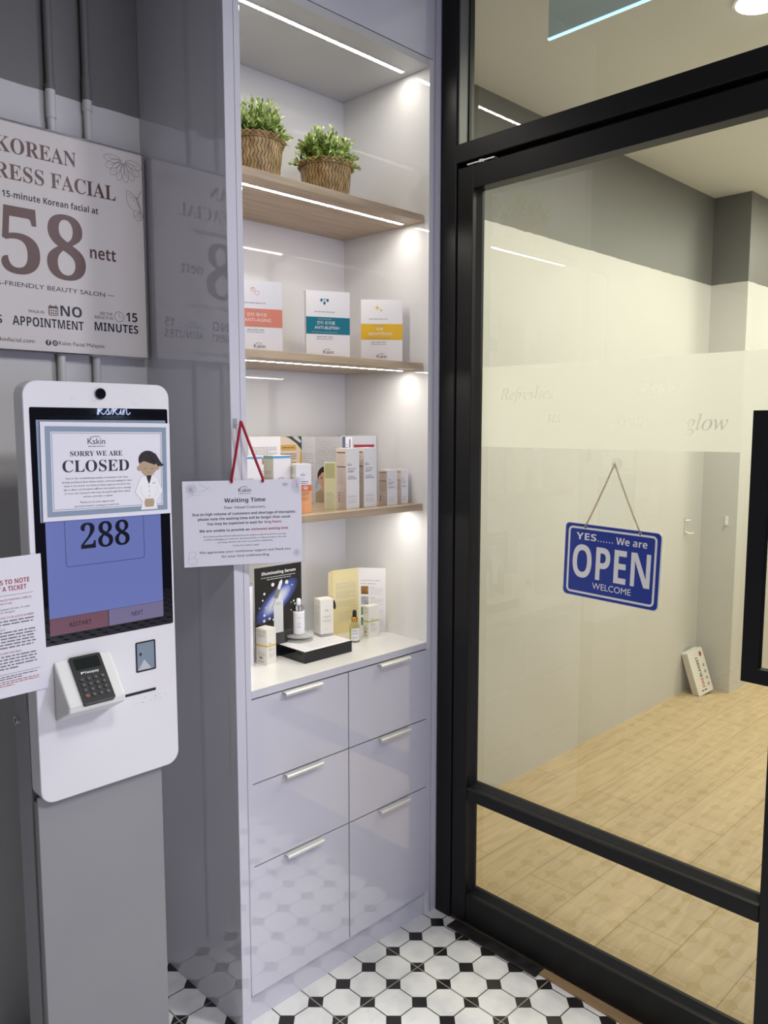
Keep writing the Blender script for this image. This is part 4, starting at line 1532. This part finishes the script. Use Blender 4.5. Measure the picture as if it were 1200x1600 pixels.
# ================================================================ KIOSK
KX0, KX1, KZ0, KZ1, KY = -.4715, -.1460, .7640, 1.6535, .0300
kb = Vector((-.31, .09, 0))
kio = thing('ticket_kiosk', 'white self-service ticket kiosk with blue touch screen on a grey pedestal', 'kiosk', kb)
KF = Frame(Vector((0, KY, 0)) - kb, (1, 0, 0), (0, 0, 1))
m = MB(); m.prism(rrect(KX0, KZ0, KX1, KZ1, .030, 8), KF, .048, kiosk_white)
# scuffs on the white head
rr = random.Random(5)
for i in range(9):
    x, z = -.222 + rr.uniform(-.03, .05), .935 + rr.uniform(-.006, .008)
    ell(m, KF, x, z, rr.uniform(.001, .003), rr.uniform(.0004, .0009), ink_grey, .0005, 8)
for x, z, w in ((-.375, 1.618, .012), (-.330, 1.614, .012), (-.235, 1.611, .011), (-.215, 1.619, .004), (-.238, 1.617, .003)):
    rect(m, KF, x, z, x + w, z + .0008, ink_light, .0005)
m.build('head', kio, .0035, 3, limit=0.9)
m = MB()
m.prism(rrect(-.4595, 1.1035, -.1515, 1.5995, .003, 2), Frame(KF(0, 0, .0008), KF.u, KF.v), .0008, gloss_black, back=False)
scr = m.build('screen_glass', kio)
m = MB()
rect(m, KF, -.4380, 1.1605, -.1760, 1.5720, screen_blue, .0010)
rect(m, KF, -.4380, 1.1240, -.3100, 1.1600, screen_red, .0010)
rect(m, KF, -.3085, 1.1240, -.1760, 1.1600, screen_mauve, .0010)
pline(m, KF, rrect(-.3980, 1.2660, -.2190, 1.4000, .006, 4), .0009, screen_ink, .0013, True)
text(m, KF, '288', -.3090, 1.3010, .0520, screen_ink, 'serif', 'C', .1110, 8, .0013)
text(m, KF, 'RESTART', -.3720, 1.1370, .0095, screen_ink, 'sans', 'C', .0480, 3, .0013)
text(m, KF, 'NEXT', -.2410, 1.1375, .0095, screen_ink, 'sans', 'C', .0270, 3, .0013)
m.build('display', scr)
m = MB(); ell(m, KF, -.3095, 1.6300, .0115, .0115, gloss_black, .0038, 28); ring(m, KF, -.3095, 1.6300, .0112, .0012, matte_black, .0039); m.build('camera_lens', kio)
m = MB()
m.box(-.4720 - kb.x, -.1815 - kb.x, .050 - kb.y, .0560 - kb.y, 0, .7750, pedestal_grey)
m.build('pedestal_front', kio, .001, 1)
m = MB()
m.box(-.4700 - kb.x, -.1835 - kb.x, .0585 - kb.y, .078 - kb.y, 0, .7600, pedestal_grey)
m.box(-.4740 - kb.x, -.1790 - kb.x, .080 - kb.y, .152 - kb.y, 0, 1.2200, pedestal_grey)
m.build('pedestal_body', kio, .001, 1)
m = MB(); m.box(-.50 - kb.x, -.152 - kb.x, .0 - kb.y, .30 - kb.y, 0, .006, pedestal_grey); m.build('base_plate', kio)
m = MB()
m.cyl(Vector((-.4738, .135, .925)) - kb, Vector((-.4790, .135, .925)) - kb, .0095, .0090, chrome, 20)
m.box(-.4798 - kb.x, -.4788 - kb.x, .1335 - kb.y, .1365 - kb.y, .920, .930, matte_black)
m.build('lock', kio)
m = MB()
pline(m, KF, rrect(-.2465, 1.0055, -.2005, 1.0720, .001, 2), .0036, matte_black, .0008, True)
rect(m, KF, -.2465, 1.0055, -.2005, 1.0720, scan_glass, .0006)
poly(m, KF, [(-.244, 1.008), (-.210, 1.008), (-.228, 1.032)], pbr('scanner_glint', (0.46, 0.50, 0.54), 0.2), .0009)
ell(m, KF, -.2365, 1.045, .0028, .0038, matte_black, .0010)
m.build('scanner_window', kio)
m = MB(); rect(m, KF, -.2850, .9535, -.2010, .9600, matte_black, .0006); m.build('ticket_slot', kio)
# card reader: sloping white holder, black terminal let into it
hx0, hx1 = -.4340, -.3090
ya, za, yb, zb = .0295, 1.0700, -.0400, .9880
m = MB()


def wedge(mb, x0, x1, yf, zf, mat, lo=.0):
    pr = [(ya, za), (yf, zf), (yf + .002, zf - .016), (ya, zf - .050)]
    v = [(x0, y, z) for y, z in pr] + [(x1, y, z) for y, z in pr]
    mb.add([Vector(p) - kb for p in v], [[0, 1, 2, 3], [7, 6, 5, 4], [0, 4, 5, 1], [1, 5, 6, 2], [2, 6, 7, 3], [3, 7, 4, 0]], mat)


wedge(m, hx0, hx1, yb, zb, holder_white)
ho = m.build('reader_holder', kio, .006, 3)
dn = Vector((0, yb - ya, zb - za)).normalized()
TF = Frame(Vector(((hx0 + hx1) / 2 + .0020, ya, za)) - kb, (1, 0, 0), -dn)
LT = (Vector((0, yb - ya, zb - za))).length
m = MB()
m.prism(rrect(-.0345, -LT - .0050, .0345, -.002, .004, 4), Frame(TF(0, 0, .0055), TF.u, TF.v), .016, matte_black)
TT = Frame(TF(0, 0, .0055), TF.u, TF.v)
m.build('card_terminal', kio, .0015, 2, limit=0.9)
term = bpy.data.objects['card_terminal']
m = MB()
poly(m, TT, rrect(-.0275, -.034, .0275, -.008, .0015, 2), lcd)
text(m, TT, 'Fasspay', .0035, -.0450, .0052, ink_white, 'bold', 'C', .030, 3)
poly(m, TT, [(-.0205, -.0400), (-.0125, -.0400), (-.0140, -.0425), (-.0175, -.0425), (-.0185, -.0450), (-.0200, -.0450)], ink_white)
m.build('terminal_face', term)
keys = ['1', '2', '3', 'o', '4', '5', '6', '^', '7', '8', '9', 'v', '×', '0', '<', 'ok']
for k in range(16):
    i, j = k % 4, k // 4
    a, c = -.0225 + .0150 * i, -.0570 - .0125 * j
    m = MB()
    KK = Frame(TT(a, c, .0016), TT.u, TT.v)
    m.prism([(.0055 * math.cos(2 * PI * q / 14), .0046 * math.sin(2 * PI * q / 14)) for q in range(14)], KK, .0016, key_red if keys[k] == '×' else key_mat, back=False)
    if keys[k] in ('o', 'ok'):
        ring(m, KK, 0, 0, .0018, .0005, ink_light)
    elif keys[k] in ('^', 'v', '<'):
        d = {'^': [(-.0018, -.001), (0, .001), (.0018, -.001)], 'v': [(-.0018, .001), (0, -.001), (.0018, .001)], '<': [(.001, .0018), (-.001, 0), (.001, -.0018)]}[keys[k]]
        pline(m, KK, d, .0006, ink_light)
    else:
        text(m, KK, keys[k], 0, -.0017, .0034, ink_light, 'sans', 'C')
    m.build('key', term)

# ================================================================ NOTICES ON THE KIOSK
NF = FRONT
m = MB()
Wn, Hn = .2920, .2050
CF = FRONT(0, 0, 0)
m.prism([(0, 0), (Wn, 0), (Wn, Hn), (0, Hn)], CF, .0008, paper)
bo = .0075
for q0, q1, mt in ((.0090, .0200, steel_blue), (.0225, .0236, steel_blue)):
    rect(m, CF, q0, q0, Wn - q0, q1, mt)
    rect(m, CF, q0, Hn - q1, Wn - q0, Hn - q0, mt)
    rect(m, CF, q0, q1, q1, Hn - q1, mt)
    rect(m, CF, Wn - q1, q1, Wn - q0, Hn - q1, mt)
lx = .1180
logo(m, CF, lx, .1590, .0125, ink, True, 4)
text(m, CF, 'SORRY WE ARE', lx, .1340, .0105, ink, 'serif', 'C', .1160, 4)
text(m, CF, 'CLOSED', lx - .001, .1010, .0240, ink, 'serif', 'C', .1480, 6)
for i, (s, w) in enumerate((('Due to the overwhelming number of customers who have', .138), ('already purchased their tickets and are currently waiting for their', .156), ('turns to be served, our ticket purchase queue is closed for the', .148), ('day to allow our therapists sufficient time (before store closing)', .150), ('to serve our customers who have already bought their tickets', .147), ('and are currently on queue.', .066))):
    text(m, CF, s, lx + .001, .0855 - .0078 * i, .0040, ink, 'sans', 'C', w, 1)
text(m, CF, 'Thank you for your support and', lx - .002, .0345, .0040, ink, 'sans', 'C', .076, 1)
text(m, CF, 'we look forward to serving you tomorrow.', lx - .002, .0265, .0040, ink, 'sans', 'C', .100, 1)
# bowing receptionist drawing
gx = .2380
ell(m, CF, gx - .0020, .1240, .0225, .0200, hair, LIFT * 2)
poly(m, CF, [(gx, .142), (gx + .017, .137), (gx + .024, .126), (gx + .031, .115), (gx + .038, .1115), (gx + .031, .1085), (gx + .022, .110), (gx + .016, .118), (gx + .006, .126)], hair, LIFT * 6)
ell(m, CF, gx - .0230, .1050, .0050, .0060, skin_tone, LIFT * 2)
ell(m, CF, gx + .0215, .1060, .0050, .0060, skin_tone, LIFT * 2)
poly(m, CF, [(gx - .0215, .124), (gx + .020, .110), (gx + .020, .102), (gx + .011, .091), (gx + .004, .086), (gx - .004, .086), (gx - .012, .091), (gx - .021, .103)], skin_tone, LIFT * 3)
poly(m, CF, [(gx - .0225, .116), (gx - .020, .134), (gx - .006, .1425), (gx + .008, .1415), (gx + .018, .134), (gx + .0205, .119), (gx + .004, .1235), (gx - .012, .1205)], hair, LIFT * 4)
for k in (-.0095, .0085):
    pline(m, CF, [(gx + k - .004, .1045), (gx + k, .1030), (gx + k + .004, .1045)], .0007, ink_brown, LIFT * 5)
pline(m, CF, [(gx - .003, .0945), (gx, .0935), (gx + .003, .0945)], .0007, ink_brown, LIFT * 5)
coat = [(gx - .010, .088), (gx - .020, .084), (gx - .027, .070), (gx - .034, .052), (gx - .016, .030), (gx - .021, .012), (gx + .020, .012), (gx + .017, .030), (gx + .034, .052), (gx + .026, .070), (gx + .020, .084), (gx + .010, .088)]
poly(m, CF, coat, card_white, LIFT * 1.5)
pline(m, CF, coat, .0006, ink_light, LIFT * 2, True)
for k in (-1, 1):
    pline(m, CF, [(gx + k * .019, .066), (gx + k * .021, .052), (gx + k * .009, .034)], .0006, ink_light, LIFT * 2)
poly(m, CF, [(gx - .0065, .088), (gx + .0065, .088), (gx + .003, .076), (gx, .069), (gx - .003, .076)], ink, LIFT * 3)
for z in (.064, .053, .042):
    ell(m, CF, gx, z, .0011, .0011, ink, LIFT * 3, 8)
greek(m, CF, gx + .008, .070, .010, .003, ink_grey, lift=LIFT * 3)
poly(m, CF, [(gx - .009, .036), (gx + .009, .036), (gx + .012, .030), (gx + .010, .018), (gx - .010, .018), (gx - .012, .030)], skin_tone, LIFT * 4)
m2 = MB(); rect(m2, CF, -.003, -.003, Wn + .003, Hn + .003, film_clear, -.0004)
cs = thing('closed_notice', 'white laminated SORRY WE ARE CLOSED notice on the kiosk screen, front of its stack', 'notice', (-.4430, .0255, 1.3655))
m.build('paper_sheet', cs); m2.build('laminate_sleeve', cs)
cs.rotation_euler = (0, math.radians(0.6), 0)
m = MB()
m.prism([(0, 0), (.290, 0), (.290, .210), (0, .210)], CF, .0006, steel_blue)
rect(m, CF, .004, .004, .286, .198, pbr('back_sheet_blue', (0.19, 0.25, 0.36), 0.3))
greek(m, CF, .10, .2035, .040, .003, ink, 'C', LIFT * 2)
o = tag(m.build('laminated_sheet'), 'blue-edged laminated sheet peeping out behind the CLOSED notice', 'notice')
o.location = (-.4480, .0277, 1.3640)
m = MB(); rect(m, CF, 0, 0, .255, .210, film_clear, 0); pline(m, CF, [(.001, .001), (.254, .001), (.254, .209), (.001, .209)], .0016, acrylic, LIFT, True)
o = tag(m.build('plastic_sleeve'), 'empty clear plastic sleeve taped to the kiosk screen at the back of the notices', 'sleeve')
o.location = (-.4240, .0285, 1.3725)

m = MB()
Wt, Ht = .210, .2845
m.prism([(0, 0), (Wt, 0), (Wt, Ht), (0, Ht)], CF, .0010, paper)
rx = Wt - .0200
logo(m, CF, Wt * .46, Ht - .034, .012, ink, True, 3)
text(m, CF, 'THINGS TO NOTE', rx - .0055, Ht - .0545, .0096, ink_red, 'bold', 'R', .0940, 3)
text(m, CF, 'TO BUY A TICKET', rx - .0120, Ht - .0680, .0096, ink_red, 'bold', 'R', .0900, 3)
rect(m, CF, .02, Ht - .0770, rx, Ht - .0764, ink)
text(m, CF, 'ESTIMATE WAITING TIME AS', rx - .003, Ht - .0880, .0040, ink_red, 'sans', 'R', .072, 1)
text(m, CF, 'FACTORS', rx - .042, Ht - .0950, .0040, ink_red, 'sans', 'R', .024, 1)
for k, (dz, w) in enumerate(((.102, .105), (.109, .030), (.116, .050))):
    pass
text(m, CF, 'of treatment (15 mins / 30 mins)', rx - .008, Ht - .1060, .0036, ink, 'sans', 'R', .066, 1)
text(m, CF, 'hours for therapists', rx - .038, Ht - .1120, .0036, ink, 'sans', 'R', .040, 1)
text(m, CF, 'YOU MISS YOUR QUEUE NUMBER?', rx, Ht - .1235, .0040, ink_red, 'sans', 'R', .078, 1)

ink_text = pbr('ink_fine_print', (0.15, 0.15, 0.17), 0.5)
ink_text_red = pbr('ink_fine_red', (0.42, 0.16, 0.18), 0.5)


def para(z, n, mt, w=.17, h=.0034, last=.6):
    for i in range(n):
        ww = w if i < n - 1 else w * last
        greek(m, CF, rx - w, z - .0062 * i, ww, h * 1.2, mt)


para(Ht - .1300, 2, ink_text, .17, last=.98)
text(m, CF, 'POLICY', rx - .058, Ht - .1470, .0040, ink_red, 'sans', 'R', .018, 1)
para(Ht - .1530, 6, ink_text, .17, last=.97)
text(m, CF, 'NON-REFUNDABLE', rx - .030, Ht - .1955, .0040, ink_red, 'sans', 'R', .050, 1)
para(Ht - .2020, 5, ink_text, .17, last=.8)
rect(m, CF, .02, Ht - .2370, rx + .006, Ht - .2364, ink)
for i in range(2):
    greek(m, CF, .02, Ht - .2430 - .0045 * i, .168 - .03 * i, .0032, ink_text)
for i in range(3):
    greek(m, CF, .02, Ht - .2530 - .0042 * i, .172 - .05 * (i == 2), .0030, ink_text_red)
o = tag(m.build('notice_sheet'), 'white sheet of red and black rules headed THINGS TO NOTE, at the kiosk left edge', 'notice')
o.location = (-.6570, .0270, 1.0145)
o.rotation_euler = (0, math.radians(-0.8), 0)

# ================================================================ OPEN SIGN
OW, OH = .2790, .2010
OX = .7870
ot = thing('open_sign', 'blue YES We are OPEN WELCOME sign hanging on the glass door', 'sign', (OX, -.5650, 1.0990))
ot.rotation_euler = (math.radians(1.55), 0, 0)
OF = Frame((0, OW / 2, 0), (0, -1, 0), (0, 0, 1))
m = MB()
m.prism(rrect(0, 0, OW, OH, .013, 6), OF, .003, sign_white)
poly(m, OF, rrect(.0022, .0022, OW - .0022, OH - .0022, .012, 6), sign_blue)
pline(m, OF, rrect(.0145, .0125, OW - .0145, OH - .0125, .010, 5), .0058, sign_white, LIFT * 2, True)
text(m, OF, 'YES', .0360, .1570, .0185, sign_white, 'bold', 'L', .0605, 4, LIFT * 2)
for k in range(6):
    ell(m, OF, .1025 + .0082 * k, .1588, .0017, .0018, sign_white, LIFT * 2, 8)
text(m, OF, 'We are', .1540, .1570, .0185, sign_white, 'bold', 'L', .0870, 4, LIFT * 2)
text(m, OF, 'OPEN', OW / 2 + .001, .0545, .0880, sign_white, 'bold', 'C', .2250, 8, LIFT * 2)
text(m, OF, 'WELCOME', .1470, .0285, .0165, sign_white, 'sans', 'C', .1120, 4, LIFT * 2)
for a in (.0630, .2200):
    ell(m, OF, a, OH - .0085, .0040, .0040, matte_black, LIFT * 3)
    ring(m, OF, a, OH - .0085, .0040, .0018, chrome, LIFT * 4, 16)
m.build('sign_board', ot)
# chain of small oval links
m = MB()
hookw = Vector((0, .0020, .3655))
for a in (.0630, .2200):
    p0 = OF(a, OH - .0065, .0012)
    n = 32
    for i in range(n):
        f0, f1 = i / n, (i + 1) / n
        q0, q1 = p0.lerp(hookw, f0), p0.lerp(hookw, f1)
        c = (q0 + q1) / 2 + Vector((0, 0, -.0035 * math.sin(PI * (f0 + f1) / 2)))
        d = (q1 - q0)
        L = d.length
        d.normalize()
        s = Vector((1, 0, 0)) if i % 2 else d.cross(Vector((1, 0, 0))).normalized()
        m.tube([c + d * L * .68 * math.cos(2 * PI * k / 10) + s * .0022 * math.sin(2 * PI * k / 10) for k in range(10)], .0008, brass, 4, True)
m.build('chain', ot)
hw = Vector((OX, -.5650, 1.0990)) + hookw
t = thing('suction_hook', 'clear suction cup hook on the glass door holding the chain', 'hook', (.7950, hw.y - .0015 - .0095, hw.z - .001))
m = MB()
for k, (r0, x0, r1, x1) in enumerate(((.0165, 0.0005, .0150, -.0015), (.0150, -.0015, .0080, -.0045), (.0080, -.0045, .0065, -.0090), (.0065, -.0090, .0040, -.0105))):
    m.cyl((x0, 0, 0), (x1, 0, 0), r0, r1, acrylic, 24, caps=(k == 3))
m.build('cup', t)
m = MB(); m.tube([(-.0090, 0, .004), (-.0110, 0, -.004), (-.0150, 0, -.006), (-.0165, 0, .001)], .0010, chrome, 8); m.build('wire_hook', t)

# ================================================================ SALON BEYOND THE GLASS
t = thing('fire_blanket', 'white FIRE BLANKET case leaning on the wall by the column', 'fire blanket', (3.455, .312, 0), 0)
t.rotation_euler = (math.radians(-13), math.radians(-11), math.radians(-14))
m = MB()
FBF = FRONT(-.064, -.045, .0)
m.prism(rrect(0, 0, .128, .262, .010, 4), FBF, .045, pbr('blanket_case', (0.76, 0.75, 0.72), 0.4))
text(m, FBF, 'FIRE', .072, .038, .020, pbr('case_red', (0.45, 0.05, 0.03), 0.5), 'bold', 'L', .056, 3, LIFT, PI / 2)
text(m, FBF, 'BLANKET', .072, .101, .020, ink, 'bold', 'L', .118, 3, LIFT, PI / 2)
rect(m, FBF, .092, .215, .110, .240, ink_red)
for k in range(4):
    rect(m, FBF, .096, .036 + .038 * k, .110, .054 + .038 * k, ink_grey)
greek(m, FBF, .036, .018, .045, .011, ink)
m.build('case', t, .004, 2)
t = thing('wall_hook', 'metal double coat hook on the salon wall above the fire blanket', 'hook', (3.345, .3945, .985))
m = MB(); m.box(-.017, .017, -.006, 0, -.055, .075, alu); m.build('plate', t, .001, 1); t.scale = (.62, .62, .78)
m = MB(); m.tube([(0, -.004, .050), (.012, -.022, .050), (.034, -.034, .052)], .006, alu, 8); m.build('prong', t); m = MB(); m.tube([(0, -.004, -.035), (.020, -.040, -.048), (.050, -.056, -.044), (.056, -.058, -.028)], .006, alu, 8); m.build('prong', t)
t = thing('adhesive_hook', 'white adhesive hook stuck on the column side behind the glass door', 'hook', (3.5598, .245, 1.00))
m = MB(); m.box(-.004, 0, -.010, .010, -.010, .045, serum_white); m.build('pad', t, .001, 1)
m = MB(); m.box(-.014, -.004, -.006, .006, -.008, .012, serum_white); m.build('hook_arm', t, .002, 1)
# glowing panel added under the ceiling, standing for a reflection in the transom glass
t = thing('transom_reflection', 'added blue-grey panel with glowing lower edge, standing for a reflection in the transom pane', 'reflection panel', (1.0, -.66, 2.689))
m = MB(); m.box(-.004, .004, -.46, .46, .0045, .161, reflection_tint); m.build('reflection_sheet', t)
m = MB(); m.box(-.005, .005, -.462, .462, 0, .0045, reflection_edge); m.build('bright_edge', t)
# downlight
t = thing('downlight', 'round bright downlight in the salon ceiling above the door', 'ceiling light', (1.5406, -.598, 2.85))
m = MB(); m.lathe([(.075, -.006), (.085, -.004), (.085, 0)], (0, 0, 0), ceil_mat, 32); m.build('rim', t)
m = MB(); m.lathe([(.072, -.0085), (.072, -.0065)], (0, 0, 0), lamp_glow, 32); m.build('lens', t)

# neon script on the wall across the corridor, seen mirrored in the kiosk glass
t = thing('neon_sign', 'blue white neon script sign mirrored in the kiosk glass', 'neon sign', (2.27, -5.165, 1.695))
strokes = [[(-.15, -.03), (-.135, .07), (-.125, .075), (-.13, .03), (-.14, -.03)], [(-.135, .0), (-.105, .03), (-.10, .02), (-.125, .0), (-.095, -.03), (-.07, -.01), (-.05, .025), (-.045, .02), (-.04, -.02), (-.055, -.03), (-.065, -.025), (-.03, -.025), (.01, .06), (.015, .075), (.005, .03), (-.005, -.03)],
           [(0, .0), (.03, .03), (.035, .02), (.01, .0), (.04, -.03), (.06, -.02), (.075, .02), (.07, -.02), (.08, -.03), (.10, .02), (.098, -.03), (.105, .01), (.125, .025), (.13, -.02), (.14, -.03), (.165, -.01)]]
for st in strokes:
    m = MB(); m.tube([(x, -.004 * (i % 2) + .02, z) for i, (x, z) in enumerate(st)], .0042, neon_glow, 6); m.build('neon_tube', t)
m = MB(); m.box(-.17, .17, -.032, -.008, -.05, -.042, matte_black); m.box(-.16, -.15, -.03, .016, -.05, -.03, matte_black); m.box(.13, .14, -.03, .016, -.05, -.03, matte_black); m.build('mount', t)

bpy.context.view_layer.update()
